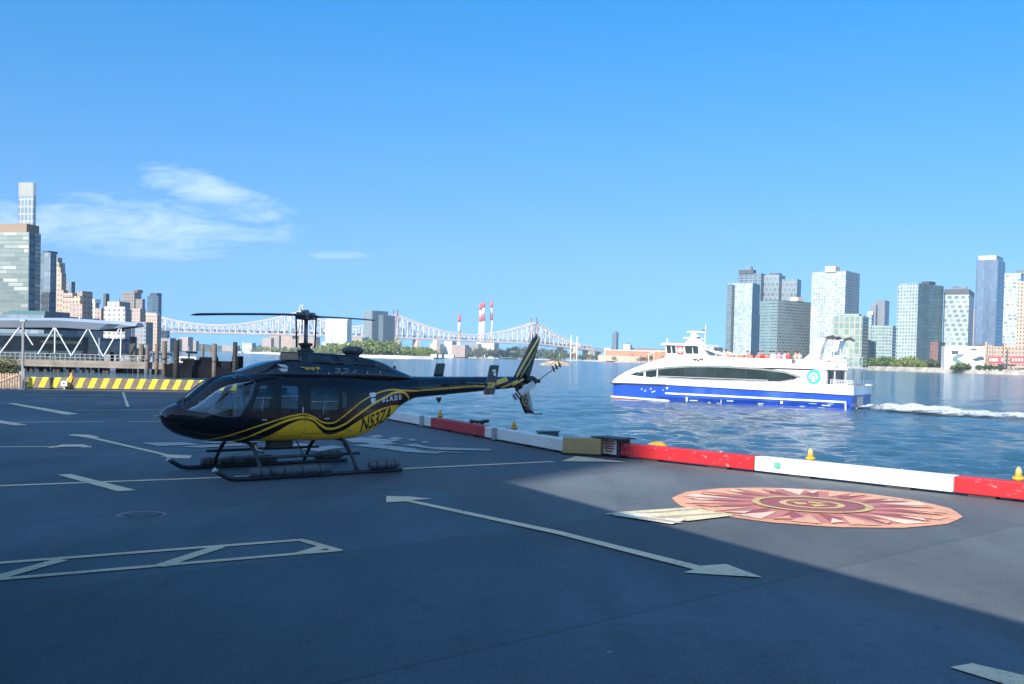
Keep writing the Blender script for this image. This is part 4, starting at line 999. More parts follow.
def strip_patch(polys, mat, name, yf=None, off=.007, side=-1, parent=None):
    b = MB()
    for poly in polys:
        n = len(poly); cx = sum(p[0] for p in poly)/n; cz = sum(p[1] for p in poly)/n; rings = []
        for q in (1, .66, .33):
            rings.append([(cx+(p[0]-cx)*q, cz+(p[1]-cz)*q) for p in poly])
        vs = [(x, side*((yf or fside)(x, z)+off), z) for r_ in rings for x, z in r_]+[(cx, side*((yf or fside)(cx, cz)+off), cz)]
        fs = [(j*n+i, j*n+(i+1) % n, (j+1)*n+(i+1) % n, (j+1)*n+i) for j in range(2) for i in range(n)]+[(2*n+i, 2*n+(i+1) % n, 3*n) for i in range(n)]
        b.add(vs, fs)
    return b.build(name, mat, parent or heli)
strip_patch([rounded([(4.10, 1.60), (4.28, 1.62), (4.29, 1.53), (4.13, 1.51)], .03), rounded([(4.14, 1.49), (4.28, 1.50), (4.27, 1.39), (4.16, 1.39)], .03)], LETW, 'white_emblem')
cy = lambda x, z: pchip([1.40, 1.6, 2.0, 2.6, 4.0, 4.7, 5.45], [.10, .26, .40, .475, .465, .35, .15], x)+.012
strip_patch([rounded([(2.09, 2.17), (2.26, 2.16), (2.33, 2.10), (2.20, 2.105)], .025), rounded([(2.13, 2.08), (2.32, 2.085), (2.30, 2.02), (2.19, 2.02)], .025)], LETW, 'white_emblem', cy, .012)
strip_patch([[(2.55, 2.115), (2.64, 2.125), (2.72, 2.11), (2.64, 2.10)], [(2.66, 2.10), (2.78, 2.12), (2.80, 2.07), (2.70, 2.06)], [(2.80, 2.115), (2.88, 2.115), (2.90, 2.06), (2.82, 2.06)], [(2.90, 2.12), (2.97, 2.125), (3.03, 2.10), (2.95, 2.06)]], GOLD, 'gold_emblem', cy, .012)
for k in range(3):
    strip_patch([[(3.35+.19*i+.05*(k % 2), 2.10-.035*k), (3.48+.19*i, 2.10-.035*k), (3.48+.19*i, 2.085-.035*k), (3.35+.19*i+.05*(k % 2), 2.085-.035*k)] for i in range(3 if k else 2)], M('faint_lettering', (.26, .29, .33), .6), 'placard', cy, .012)
MB().tube([(3.62, -.66, .86), (3.66, -.665, .86)], .02, 8).build('fuel_cap', BRUSH, heli)
# tail boom
def boom_sec(x):
    t_ = (x-5.45)/(8.62-5.45); zt = 1.935+(1.955-1.935)*t_; zb = 1.455+(1.70-1.455)*t_; w_ = .245-(.245-.135)*t_; return zb, zt, w_
rg = []
for x in np.linspace(5.40, 8.62, 26):
    zb, zt, w_ = boom_sec(x); zc, h = (zb+zt)/2, (zt-zb)/2
    rg.append([(x, w_*math.cos(2*math.pi*k/24), zc+h*math.sin(2*math.pi*k/24)) for k in range(24)])
rg.append([(8.80, .06*math.cos(2*math.pi*k/24), 1.83+.07*math.sin(2*math.pi*k/24)) for k in range(24)])
def boom_mat():
    m = bpy.data.materials.new('tail_boom_livery'); m.use_nodes = True; t = NT(m.node_tree); p = t.n['Principled BSDF']
    s = t.new('ShaderNodeSeparateXYZ'); t.l.new(t.new('ShaderNodeTexCoord').outputs['Object'], s.inputs[0]); X, Z = s.outputs[0], s.outputs[2]
    def band(x0, x1, za, zb, ta, tb):
        k = t.math('DIVIDE', t.math('SUBTRACT', X, x0), x1-x0)
        c = t.math('ADD', za, t.math('MULTIPLY', k, zb-za)); h = t.math('ADD', ta, t.math('MULTIPLY', k, tb-ta))
        i = t.math('LESS_THAN', t.math('ABSOLUTE', t.math('SUBTRACT', Z, c)), h)
        return t.math('MULTIPLY', i, t.math('MULTIPLY', t.math('GREATER_THAN', X, x0), t.math('LESS_THAN', X, x1)))
    f = band(5.3, 6.9, 1.62, 1.715, .016, .022)
    for bnd in (band(6.9, 7.6, 1.715, 1.76, .022, .05), band(7.6, 8.15, 1.76, 1.90, .07, .045), band(7.95, 8.45, 1.68, 1.86, .028, .028), band(8.3, 8.7, 1.76, 1.92, .03, .02)):
        f = t.math('MAXIMUM', f, bnd)
    t.put(p.inputs['Base Color'], t.mix(f, (.009, .012, .02, 1), (.62, .44, .08, 1))); p.inputs['Roughness'].default_value = .2; p.inputs['Coat Weight'].default_value = .4
    return m
boom = MB().rings(rg, 0, True, True).build('tail_boom', boom_mat(), heli)
for x in (5.62, 6.4, 7.3, 8.25):
    zb, zt, w_ = boom_sec(x); zc, h = (zb+zt)/2, (zt-zb)/2
    MB().tube([(x, (w_+.001)*math.cos(2*math.pi*k/24), zc+(h+.001)*math.sin(2*math.pi*k/24)) for k in range(25)], .006, 5, cap=False).build('boom_seam', SKIDM, boom)
for s in (-1, 1):
    MB().tube([(x, s*(cy(x, 2.0)-.012), pchip([1.40, 1.8, 4.3, 5.45], [1.97, 1.965, 1.955, 1.92], x)) for x in np.linspace(1.7, 5.3, 30)], .007, 5).build('cowling_seam', SKIDM, up)
    for x in (2.42, 3.30, 4.28): MB().tube([(x, s*(cy(x, 2.0)-.010-.02*q), 1.96+.24*q) for q in np.linspace(0, 1, 5)], .006, 5).build('cowling_seam', SKIDM, up)
MB().xz([(4.95, 1.94), (5.08, 2.16), (5.12, 2.16), (5.14, 1.94)], -.008, .008).build('blade_aerial', DKG, heli, fix=True)
MB().xz([(6.2, 1.47), (6.26, 1.36), (6.31, 1.36), (6.36, 1.48)], -.008, .008).build('blade_aerial', DKG, heli, fix=True)
# stabiliser with end plates
stab = MB().box((6.95, 0, 1.80), (.36, 2.0, .045)).build('stabiliser', BLK, heli, bevel=.015)
for s in (-1, 1):
    ep = MB().xz(rounded([(6.76, 1.575), (7.04, 1.58), (7.16, 2.225), (6.92, 2.225)], .03), s*1.0, s*1.035).build('end_plate', BLK, heli, fix=True)
    if s < 0:
        flat = lambda x, z: 1.035
        strip_patch([rounded([(6.80, 1.70), (7.05, 1.72), (7.07, 1.86), (6.83, 1.84)], .02)], BLK, 'plate_band', flat, .004, -1, ep)
        surf_text('ZIP', .15, 6.94, 1.78, GOLD, 0, 0, flat, .009, -1, .008, 'lettering', ep, 1.05, 0)
        strip_patch([rounded([(6.94, 2.12), (7.06, 2.13), (7.06, 2.08), (6.97, 2.075)], .02), rounded([(6.98, 2.06), (7.07, 2.065), (7.06, 1.98), (7.0, 2.0)], .02)], LETW, 'white_emblem', flat, .008, -1, ep)
        MB().lathe((6.90, -1.045, 1.63), [(.03, -.02), (.03, .02)], 10, 0, 'y').build('position_light', M('lamp_red', (.45, .03, .03), .3), ep)
# fin
def fin_mat():
    m = bpy.data.materials.new('fin_livery'); m.use_nodes = True; t = NT(m.node_tree); p = t.n['Principled BSDF']
    s = t.new('ShaderNodeSeparateXYZ'); t.l.new(t.new('ShaderNodeTexCoord').outputs['Object'], s.inputs[0]); X, Z = s.outputs[0], s.outputs[2]
    k = t.math('SUBTRACT', Z, 1.95)
    f = None
    for x0, a, b, w_ in ((8.50, .62, .09, .030), (8.62, .80, -.10, .020)):
        xc = t.math('ADD', x0, t.math('ADD', t.math('MULTIPLY', k, a), t.math('MULTIPLY', t.math('MULTIPLY', k, k), b)))
        i = t.math('LESS_THAN', t.math('ABSOLUTE', t.math('SUBTRACT', X, xc)), w_)
        f = i if f is None else t.math('MAXIMUM', f, i)
    f = t.math('MULTIPLY', f, t.math('GREATER_THAN', Z, 1.85))
    t.put(p.inputs['Base Color'], t.mix(f, (.010, .014, .02, 1), (.62, .46, .12, 1))); p.inputs['Roughness'].default_value = .25; p.inputs['Coat Weight'].default_value = .3
    return m
def airfoil_xz(name, lo, hi, mat, th=.05):
    b = MB(); rg = []
    for t_ in np.linspace(0, 1, 8):
        x0 = lo[0]+(hi[0]-lo[0])*t_; x1 = lo[1]+(hi[1]-lo[1])*t_; z = lo[2]+(hi[2]-lo[2])*t_; c = x1-x0; r = []
        for (u_, h) in ((0, 0), (.06, .55), (.25, 1), (.6, .75), (1, .08), (.6, -.75), (.25, -1), (.06, -.55)): r.append((x0+c*u_, h*th, z))
        rg.append(r)
    return b.rings(rg, 0, True, True).build(name, mat, heli, fix=True)
fin = airfoil_xz('upper_fin', (8.40, 8.92, 1.90), (9.00, 9.25, 2.89), fin_mat())
MB().lathe((9.10, 0, 2.88), [(.035, 0), (.04, .05), (.03, .09), (.01, .11)], 10).build('beacon', M('beacon_dark', (.06, .02, .02), .3), fin)
lfin = airfoil_xz('lower_fin', (8.45, 8.90, 1.72), (8.80, 9.10, 1.08), BLK, .045)
rgp = []
for k in range(28):
    a = 2*math.pi*k/28; rgp.append((8.79+.115*math.cos(a), -.052, 1.40+.135*math.sin(a)))
MB().tube(rgp+[rgp[0]], .010, 6, cap=False).build('ring_emblem', GOLD, lfin)
surf_text('Z', .17, 8.79, 1.40, M('dull_gold', (.30, .24, .12), .5), 0, 0, lambda x, z: .05, .004, -1, .004, 'lettering', lfin, 1, 0)
MB().tube([(8.98, 0, 1.09), (9.12, 0, 1.06), (9.36, 0, 1.055)], .014, 8).build('tail_skid', SKIDM, heli)
# tail rotor on the port side
MB().lathe((8.86, -.10, 1.86), [(.09, -.16), (.12, -.06), (.11, .04), (.07, .10), (.045, .12)], 14, 0, 'y').build('tail_gearbox', DKG, heli)
MB().tube([(8.86, -.10, 1.86), (8.86, -.36, 1.86)], .03, 10).build('tail_rotor_shaft', BRUSH, heli)
trh = MB().box((8.86, -.36, 1.86), (.16, .06, .09)).build('tail_rotor_hub', DKG, heli, bevel=.01)
TRD = Vector((math.cos(R(29)), 0, math.sin(R(29)))); TRN = Vector((-TRD.z, 0, TRD.x))
for s in (-1, 1):
    tw = R(23) if s < 0 else R(113)            # one blade seen broadside, the other almost edge on
    wv = TRN*math.cos(tw)+Vector((0, 1, 0))*math.sin(tw); tv = TRD.cross(wv).normalized()
    def seg(r0, r1, ch=.075, th=.010):
        b = MB(); rr = []
        for r_ in (r0, r1):
            c = Vector((8.86, -.36, 1.86))+TRD*(s*r_); rr.append([c+wv*(ch*i)+tv*(th*j) for i, j in ((-1, 0), (-.4, 1), (.4, .8), (1, 0), (.4, -.8), (-.4, -1))])
        return b.rings(rr, 0, True, False)
    tb = seg(.10, .82).build('tail_rotor_blade', M('blade_grey', (.46, .48, .50), .4, var=.05) if s < 0 else DKG, trh, fix=True)
    for q in (.60, .68, .76): seg(q, q+.04, .077, .0125).build('blade_stripe', LETB if s < 0 else DKG, tb, fix=True)
    if s > 0:
        for q in (.58, .69, .80): MB().bar(Vector((8.86, -.36, 1.86))+TRD*q-TRN*.06, Vector((8.86, -.36, 1.86))+TRD*q+TRN*.09, .035, .02).build('blade_stripe', LETB, tb)
# main rotor
MX = 2.95
MB().tube([(MX, 0, 2.38), (MX, 0, 3.12)], .042, 14).build('rotor_mast', M('mast_grey', (.22, .23, .25), .4, metal=.6), heli)
MB().lathe((MX, 0, 2.40), [(.17, 0), (.17, .05), (.10, .07), (.10, .13), (.14, .14), (.14, .19), (.06, .2)], 18).build('swashplate', DKG, heli)
BA = R(84)-HA; BD = Vector((math.cos(BA), math.sin(BA), 0)); BN = Vector((-BD.y, BD.x, 0))
hub = MB().lathe((MX, 0, 3.06), [(.10, 0), (.13, .05), (.12, .10), (.07, .15), (.05, .20), (.02, .21)], 14)
hub.bar(Vector((MX, 0, 3.14))-BD*.34, Vector((MX, 0, 3.14))+BD*.34, .20, .13)
hub.bar(Vector((MX, 0, 3.14))-BN*.17, Vector((MX, 0, 3.14))+BN*.17, .12, .14)
for q in (-.15, .15): hub.tube([Vector((MX, 0, 3.2))+BD*q, Vector((MX, 0, 3.26))+BD*q+BN*.06], .02, 8)
hb_ = hub.build('rotor_hub', M('hub_grey', (.20, .205, .215), .45, metal=.4, var=.3), heli)
for s in (-1, 1):
    p0 = Vector((MX, 0, 0))+BN*(.19*s)
    MB().tube([p0+Vector((0, 0, 2.50)), p0+BN*(.02*s)+Vector((0, 0, 3.12))], .017, 8).build('pitch_link', DKG, hb_)
    MB().bar(p0+BN*(.01*s)+Vector((0, 0, 3.13))-BD*.02, p0+BN*(-.03*s)+Vector((0, 0, 3.13))+BD*.2*s, .05, .05).build('pitch_horn', DKG, hb_)
    rg = []
    for t_ in np.linspace(0, 1, 26):
        r_ = .30+5.2*t_; z = 3.145+s*.17*t_-.045*t_*t_; c = Vector((MX, 0, z))+BD*(s*r_); ch = .17 if t_ > .06 else .09+.08*t_/.06
        if t_ > .985: ch = .08
        th = .020 if t_ > .05 else .035; wv = BN*math.cos(R(5))+Vector((0, 0, 1))*math.sin(R(5))*s
        rg.append([c+wv*(ch*i)+Vector((0, 0, th*j)) for i, j in ((-1, 0), (-.8, .6), (-.4, 1), (.3, .7), (1, 0), (.3, -.6), (-.4, -.8), (-.8, -.5))])
    MB().rings(rg, 0, True, True).build('rotor_blade', M('rotor_blade_dark', (.030, .030, .036), .45, var=.2, nscale=2), heli, fix=True)
# landing gear
for s in (-1, 1):
    y = 1.10*s
    MB().tube([(.58, y, .24), (.70, y, .16), (.84, y, .08), (1.0, y, .055), (2.6, y, .055), (4.60, y, .055)], .046, 10).build('skid_tube', SKIDM, heli)
    MB().tube([(.56, y, .25), (.62, y, .215)], .05, 10).build('skid_tip', BRUSH, heli)
    for x0, x1 in ((1.25, 1.62), (1.66, 2.92), (3.80, 4.52)):
        n_ = 8; rr = []; zz = []
        for k in range(n_+1):
            q = k/n_; rr.append(.092*(1-.35*abs(2*q-1)**8)); zz.append((x0+(x1-x0)*q, y+s*.03, .16+(.02 if x0 > 3 else 0)))
        fl_ = MB().tube(zz, rr, 14).build('packed_float', FLOATM, heli)
        for q in ((.2, .5, .8) if x1-x0 > .5 else (.5,)):
            x = x0+(x1-x0)*q
            MB().tube([(x-.015, y+s*.03, zz[0][2]), (x+.015, y+s*.03, zz[0][2])], .0935, 14).build('float_strap', DKG, fl_)
    MB().tube([(1.25, .84*s, .40), (3.75, .84*s, .40)], .030, 8).build('boarding_step', SKIDM, heli)
    for x in (1.55, 2.5, 3.5): MB().tube([(x, .84*s, .40), (x, .55*s, .66)], .016, 6).build('step_bracket', SKIDM, heli)
for x in (1.52, 3.55):
    pts = []
    for t_ in np.linspace(-1, 1, 21):
        a = abs(t_); y = 1.10*sgn(t_)*min(1, a**.9); z = .66 if a < .35 else .66-.58*((a-.35)/.65)**1.7; pts.append((x, y, z))
    MB().tube(pts, .036, 10).build('cross_tube', SKIDM, heli)
MB().tube([(1.75, -.25, .62), (1.78, -.25, .48), (1.95, -.25, .46)], .05, 8).build('landing_light', BRUSH, heli)
MB().box((2.3, -.2, .58), (.5, .22, .14)).build('belly_box', DKG, heli, bevel=.02)
MB().tube([(.52, -.30, 1.40), (.60, -.42, 1.46)], .012, 6).build('temperature_probe', BRUSH, heli)
MB().tube([(.02, 0, 1.17), (-.14, 0, 1.16)], .014, 6).build('pitot_tube', BRUSH, heli)

# ================================================================== FERRY (x bow to stern, y away from the viewer, z up from the water)
FB = at(612, 398, 108); FA = R(-32)
ferry = thing('ferry', 'white and blue passenger catamaran ferry crossing the river with people on its open top deck', 'ferry', (FB.x, FB.y, WATER_Z-1.78), FA)
HW = 7.4
FWH = M('ferry_white', (.70, .70, .69), .3, var=.03, nscale=.6, coat=.2); FRED = M('ferry_antifouling', (.20, .045, .035), .7, var=.3, nscale=1.5)
FBL = M('ferry_blue', (.010, .058, .40), .3, var=.10, nscale=.5, coat=.3, stain=(.05, .12, .42))
FGL = M('ferry_window_dark', (.022, .036, .038), .22, var=.3, nscale=.35, spec=.3); FGR = M('ferry_grey', (.30, .31, .32), .6); FDK = M('ferry_black', (.03, .03, .035), .5)
FCY = M('logo_cyan', (.02, .42, .60), .5, var=.03)
def hullsec(y0, y1, yc):
    b = MB(); rg = []
    for x, wq, zb, bl in ((0.0, .03, 0.2, 0), (.9, .35, -.5, 0), (2.4, .75, -1, 0), (5, 1, -1.2, 0), (24.2, 1, -1.2, 0)):
        a = yc+(y0-yc)*wq; c = yc+(y1-yc)*wq
        rg.append([(x, a, zb), (x, a, 2.2), (x, c, 2.2), (x, c, zb)])
    b.rings(rg, 0, True, False); return b
for y0, y1, yc in ((0, 2.3, .35), (HW-2.3, HW, HW-.35)):
    h = hullsec(y0, y1, yc).build('hull', FBL, ferry, fix=True)
# wide upper hull in blue
uh = MB(); rg = []
for x, a, c, z0, z1 in ((-.15, .55, HW-.55, 2.4, 3.40), (0, .20, HW-.20, 1.7, 3.42), (1.2, .02, HW-.02, 1.35, 3.44), (3, 0, HW, 1.2, 3.42), (12, 0, HW, 1.2, 3.24), (24.3, 0, HW, 1.5, 3.08)):
    rg.append([(x, a, z0), (x, a, z1), (x, c, z1), (x, c, z0)])
uh.rings(rg, 0, True, False).build('upper_hull', FBL, ferry, fix=True)
MB().box((15.4, -.01, 1.64), (17.0, .04, .15)).build('boot_stripe', M('boot_red', (.40, .06, .05), .6, var=.2), ferry)
MB().add([(0.1, -.02, 1.2), (6.9, -.02, 1.2), (6.9, -.02, 1.6), (6.2, -.02, 1.78), (0.0, -.02, 1.98)], [(0, 1, 2, 3, 4)]).build('lower_bow', FRED, ferry, fix=True)
MB().bar((-.08, -.05, 2.0), (6.3, -.05, 1.82), .10, .16).bar((6.3, -.05, 1.82), (6.9, -.05, 1.5), .08, .12).build('spray_rail', FWH, ferry)
MB().bar((6.0, -.06, 2.56), (23.9, -.06, 2.42), .14, .16).bar((23.85, -.06, 2.42), (23.9, -.06, 1.65), .12, .14).build('rub_rail', FWH, ferry)
MB().bar((-.2, -.03, 3.40), (6.0, -.05, 3.40), .14, .13).bar((6.0, -.05, 3.40), (24.3, -.05, 3.06), .06, .05).build('sheer_fender', FDK, ferry)
fb = MB()
random.seed(4)
for k in range(11):
    x = random.uniform(8, 23.5); fb.box((x, -.035, random.uniform(1.75, 2.25)), (random.uniform(.08, .9), .03, random.uniform(.03, .10)))
for k in range(9): fb.box((random.uniform(3.2, 6.5), -.035, random.uniform(2.5, 3.1)), (random.uniform(.06, .3), .03, random.uniform(.05, .22)))
fb.build('scuff_stain', M('scuff_pale', (.40, .44, .50), .7), ferry)
MB().box((8.3, -.05, 2.05), (.16, .04, .42)).box((11.9, -.05, 1.9), (.05, .04, .5)).box((17.9, -.04, 2.15), (.22, .03, .25)).build('hull_marks', M('mark_white', (.70, .72, .72), .6), ferry)
# superstructure: the closed lower cabin
SUP = [(-.25, 3.40), (.05, 3.75), (.42, 4.05), (1.4, 4.60), (2.2, 4.98), (3.08, 5.31), (4.73, 5.85), (6.35, 6.34), (8.5, 6.46), (10.4, 6.44), (10.5, 5.25), (20.9, 5.25), (22.0, 5.35), (22.0, 3.15), (12, 3.28), (3, 3.42)]
def sup(name, poly, y0, y1, mat, inset=.25, x0in=.5):
    b = MB(); cz = 4.6; rg = []
    for y, k in ((y0, 1), (y0+inset, 0), (y1-inset, 0), (y1, 1)):
        rg.append([(x+(x0in*k if x < 6 else 0), y, z-(.12*k if z > 5 else 0)) for x, z in poly])
    return b.rings(rg, 0, True, False).build(name, mat, ferry, fix=True)
sup('cabin', SUP, 0.02, HW-.02, FWH)
# bulwark round the open top deck
for y in (.06, HW-.14):
    MB().xz([(10.3, 5.4), (10.3, 6.44), (13.7, 6.30), (19.9, 6.22), (20.6, 6.8), (21.0, 5.4)], y, y+.08).build('bulwark', FWH, ferry, fix=True)
# long window band with pale sill line and mullions
WIN = [(1.95, 4.30), (2.8, 4.63), (4.2, 4.97), (6.2, 5.24), (8.5, 5.42), (10.6, 5.48), (12.7, 5.47), (15.7, 5.35), (18.1, 5.12), (19.55, 4.70), (18.9, 4.27), (17.7, 4.04), (13.7, 4.0), (9.6, 3.98), (6.5, 4.04), (4.6, 4.10)]
wn_ = MB().xz(WIN, -.015, .10).build('window_band', FGL, ferry, fix=True)
MB().xz([(3.55, 4.16), (3.75, 4.16), (3.75, 4.83), (3.55, 4.78)], -.04, .08).xz([(4.98, 4.12), (5.1, 4.12), (5.1, 5.08), (4.98, 5.06)], -.03, .08).build('mullion', FWH, wn_, fix=True)
sl = MB()
for a, b_ in zip(WIN[10:15], WIN[11:16]): sl.bar((a[0], -.03, a[1]+.06), (b_[0], -.03, b_[1]+.06), .05, .06)
sl.bar((5.2, -.03, 4.26), (16.5, -.03, 4.20), .04, .05); sl.build('sill', M('sill_grey', (.42, .44, .43), .5), wn_)
tr = MB()
for a, b_ in zip(WIN[1:9], WIN[2:10]): tr.bar((a[0], -.03, a[1]-.10), (b_[0], -.03, b_[1]-.10), .05, .18)
tr.build('window_head', M('head_grey', (.16, .19, .18), .4), wn_)
for x in (8.1, 11.2, 14.3, 17.0): MB().box((x, -.02, 4.72), (.05, .03, 1.15)).build('mullion', M('mullion_dark', (.02, .03, .03), .5), wn_)
MB().lathe((2.9, -.04, 4.42), [(.17, -.05), (.17, .05)], 14, 0, 'y').build('mooring_port', FDK, ferry)
# forward rail and jackstaff
fr = MB()
for x, z in ((3.3, 5.35), (3.9, 5.55), (4.5, 5.75)): fr.bar((x, 1.6, z), (x, 1.6, z+1.15), .05); fr.bar((x, HW-1.6, z), (x, HW-1.6, z+1.15), .05)
fr.bar((3.3, 1.6, 6.5), (4.5, 1.6, 6.9), .04); fr.build('bow_rail', FWH, ferry)
MB().box((4.45, 1.2, 6.25), (.75, .06, .75)).build('bow_flag', M('flag_orange', (.62, .16, .10), .7), ferry, bevel=.02)
# wheelhouse
wh = MB(); rg = []
for z, x0, x1, a, c in ((6.30, 5.1, 9.6, 2.0, 5.4), (7.46, 4.85, 8.9, 2.15, 5.25)): rg.append([(x0, a, z), (x1, a, z), (x1, c, z), (x0, c, z)])
whs = wh.rings(rg, 0, True, False).build('wheelhouse', FWH, ferry, fix=True)
def whp(x0, x1, z0, z1, mat, name='window'):
    y = 1.97+.05; MB().xz([(x0-.1, z0), (x1-.1, z0), (x1-.22, z1), (x0-.22, z1)], y-.06, y+.14).build(name, mat, whs, fix=True)
for a, c in ((5.28, 5.72), (5.86, 6.24), (7.3, 8.05), (8.15, 8.7)): whp(a, c, 6.62, 7.36, FGL)
whp(6.4, 7.1, 6.5, 7.36, M('flag_red', (.50, .05, .06), .7), 'wheel_panel'); MB().lathe((6.62, 1.94, 6.95), [(.26, -.03), (.26, .03)], 14, 0, 'y').build('life_ring', FWH, whs)
MB().box((4.85, 3.7, 6.98), (.05, 2.6, .7)).build('front_window', FGL, whs)
MB().xz([(4.5, 7.46), (9.0, 7.42), (9.6, 7.25), (9.3, 7.58), (4.6, 7.66)], 1.9, 5.5).build('wheelhouse_roof', FWH, ferry, fix=True)
MB().xz([(8.0, 7.45), (8.5, 7.45), (12.6, 6.35), (11.4, 6.40)], 2.0, 2.25).xz([(8.0, 7.45), (8.5, 7.45), (12.6, 6.35), (11.4, 6.40)], 5.1, 5.35).build('roof_brace', FWH, ferry, fix=True)
MB().box((9.6, 3.7, 7.15), (.9, 2.6, .35)).build('searchlight_rack', FGR, ferry, bevel=.05)
ms = MB().xz([(6.5, 7.6), (8.6, 7.6), (8.2, 8.2), (7.6, 8.75), (7.3, 8.75), (7.0, 8.1)], 3.2, 4.2).build('mast', FWH, ferry, fix=True)
MB().box((7.0, 3.7, 8.25), (1.5, .3, .12)).box((7.6, 3.7, 8.88), (1.9, .3, .13)).build('radar', FWH, ms)
MB().bar((8.55, 3.7, 7.6), (8.62, 3.7, 9.6), .05).bar((5.0, 2.4, 7.6), (5.0, 2.4, 8.1), .14).bar((7.9, 3.2, 8.0), (8.4, 3.2, 8.0), .3).build('aerial', FWH, ms)
MB().xz([(7.75, 8.0), (8.35, 8.0), (8.25, 8.35), (7.85, 8.35)], 3.16, 3.22).build('mast_vent', FDK, ms, fix=True)
MB().box((8.4, 3.7, 9.0), (.18, .18, .18)).build('mast_lamp', FDK, ms)
# boat name: bold dark letters too small to read, on the flank under the wheelhouse
nm = MB(); x = 8.75
for k, (w_, h_) in enumerate(((.13, .5), (.26, .5), (.13, .42), (.28, .5), (.14, .5), (.30, .46), (.14, .5))):
    if k % 2 == 0: nm.bar((x, -.04, 6.02-h_/2), (x+.12, -.04, 6.02+h_/2), .02, .11)
    else: nm.bar((x, -.04, 6.02), (x+w_, -.04, 6.02+.1*(k % 3-1)), .02, .13)
    x += w_*.62+.05
nm.build('name_lettering', FDK, ferry)
def ftext(body, size, x, z, mat, name='lettering', y=-.03, parent=None):
    vs, fs = text_mesh(body, size, 0, 0, .004); return MB().add([(v.x+x, y, v.y+z) for v in vs], fs).build(name, mat, parent or ferry)
lg = MB().lathe((20.85, -.03, 4.66), [(.66, -.02), (.66, .03)], 32, 0, 'y', smooth=False).build('round_logo', FCY, ferry)
MB().lathe((20.85, -.06, 4.62), [(.42, -.01), (.42, .01)], 28, 0, 'y', smooth=False).build('logo_ring', M('logo_white', (.82, .84, .84), .5), lg)
MB().xz([(20.55, 4.30), (21.15, 4.30), (21.18, 4.55), (20.85, 4.98), (20.52, 4.55)], -.10, -.075).build('logo_sail', FCY, lg, fix=True)
MB().xz([(20.68, 4.36), (21.02, 4.36), (21.03, 4.52), (20.85, 4.76), (20.67, 4.52)], -.125, -.105).build('logo_sail', M('logo_white', (.82, .84, .84), .5), lg, fix=True)
ftext('NYC', .42, 20.85, 3.72, M('letter_blue_grey', (.18, .26, .36), .6))
fl = MB()
fl.box((19.2, -.03, 5.92), (.9, .02, .60)).build('ensign_decal', M('flag_pale', (.75, .70, .68), .7), ferry)
fs_ = MB()
for k in range(4): fs_.box((19.2, -.045, 5.68+.155*k), (.9, .012, .075))
fs_.build('ensign_stripes', M('flag_rose', (.60, .22, .20), .7), ferry); MB().box((18.92, -.056, 6.06), (.36, .012, .32)).build('ensign_canton', M('flag_navy', (.06, .08, .18), .7), ferry)
# slanted funnel fins
for y in (.05, HW-1.1):
    fn = MB().xz([(19.7, 6.2), (20.45, 6.85), (21.0, 7.95), (21.45, 8.30), (21.85, 8.30), (21.55, 7.6), (21.25, 6.4), (21.6, 5.5), (22.4, 5.42), (19.0, 5.42)], y, y+1.05).build('funnel', FWH, ferry, fix=True)
    MB().xz([(20.35, 6.75), (20.75, 6.75), (21.05, 7.45), (20.75, 7.5)], y-.03, y+1.08).build('funnel_vent', FGR, fn, fix=True)
    MB().bar((21.4, y+.5, 8.2), (22.4, y+.5, 8.45), .5, .24).bar((22.3, y+.5, 8.44), (22.75, y+.5, 8.2), .4, .2).build('exhaust_pipe', FDK, fn)
MB().xz([(21.2, 8.25), (22.3, 8.25), (22.1, 8.52), (21.5, 8.42)], 3.1, 4.2).build('exhaust_pipe', FDK, ferry, fix=True)
MB().xz([(21.4, 5.5), (21.9, 5.5), (22.35, 8.1), (21.9, 8.25)], 3.0, 4.3).build('funnel', FWH, ferry, fix=True)
# aft upper deck, liferaft canisters, rails
MB().xz([(20.9, 5.34), (23.9, 5.36), (23.9, 5.52), (20.9, 5.50)], 0.0, HW).build('aft_deck', FWH, ferry, fix=True)
for k, (x, y, z) in enumerate(((21.7, .55, 5.80), (22.5, .5, 5.80), (23.35, .55, 5.78), (22.0, 1.3, 5.82), (22.9, 1.4, 5.8), (22.5, 2.2, 5.82), (21.8, 1.0, 6.35), (22.6, 1.2, 6.30))):
    MB().lathe((x-.4, y, z), [(.12, 0), (.26, .05), (.28, .25), (.28, .55), (.26, .75), (.12, .8)], 14, 0, 'x').build('liferaft_canister', FWH, ferry)
def rail(name, pts, h, n, w_=.045):
    b = MB()
    for a, c in zip(pts, pts[1:]):
        a, c = Vector(a), Vector(c)
        for k in range(n+1):
            p = a.lerp(c, k/n); b.bar(p, p+Vector((0, 0, h)), w_)
        for q in (.35, .68, 1.0): b.bar(a+Vector((0, 0, h*q)), c+Vector((0, 0, h*q)), w_)
    return b.build(name, FWH, ferry)
rail('deck_rail', [(22.0, .05, 5.5), (23.8, .05, 5.5), (23.8, HW-.05, 5.5), (22.0, HW-.05, 5.5)], 1.15, 5)
for x in (22.6, 23.2, 23.8): MB().bar((x, .1, 5.5), (x, .1, 7.3), .06).build('awning_post', FWH, ferry)
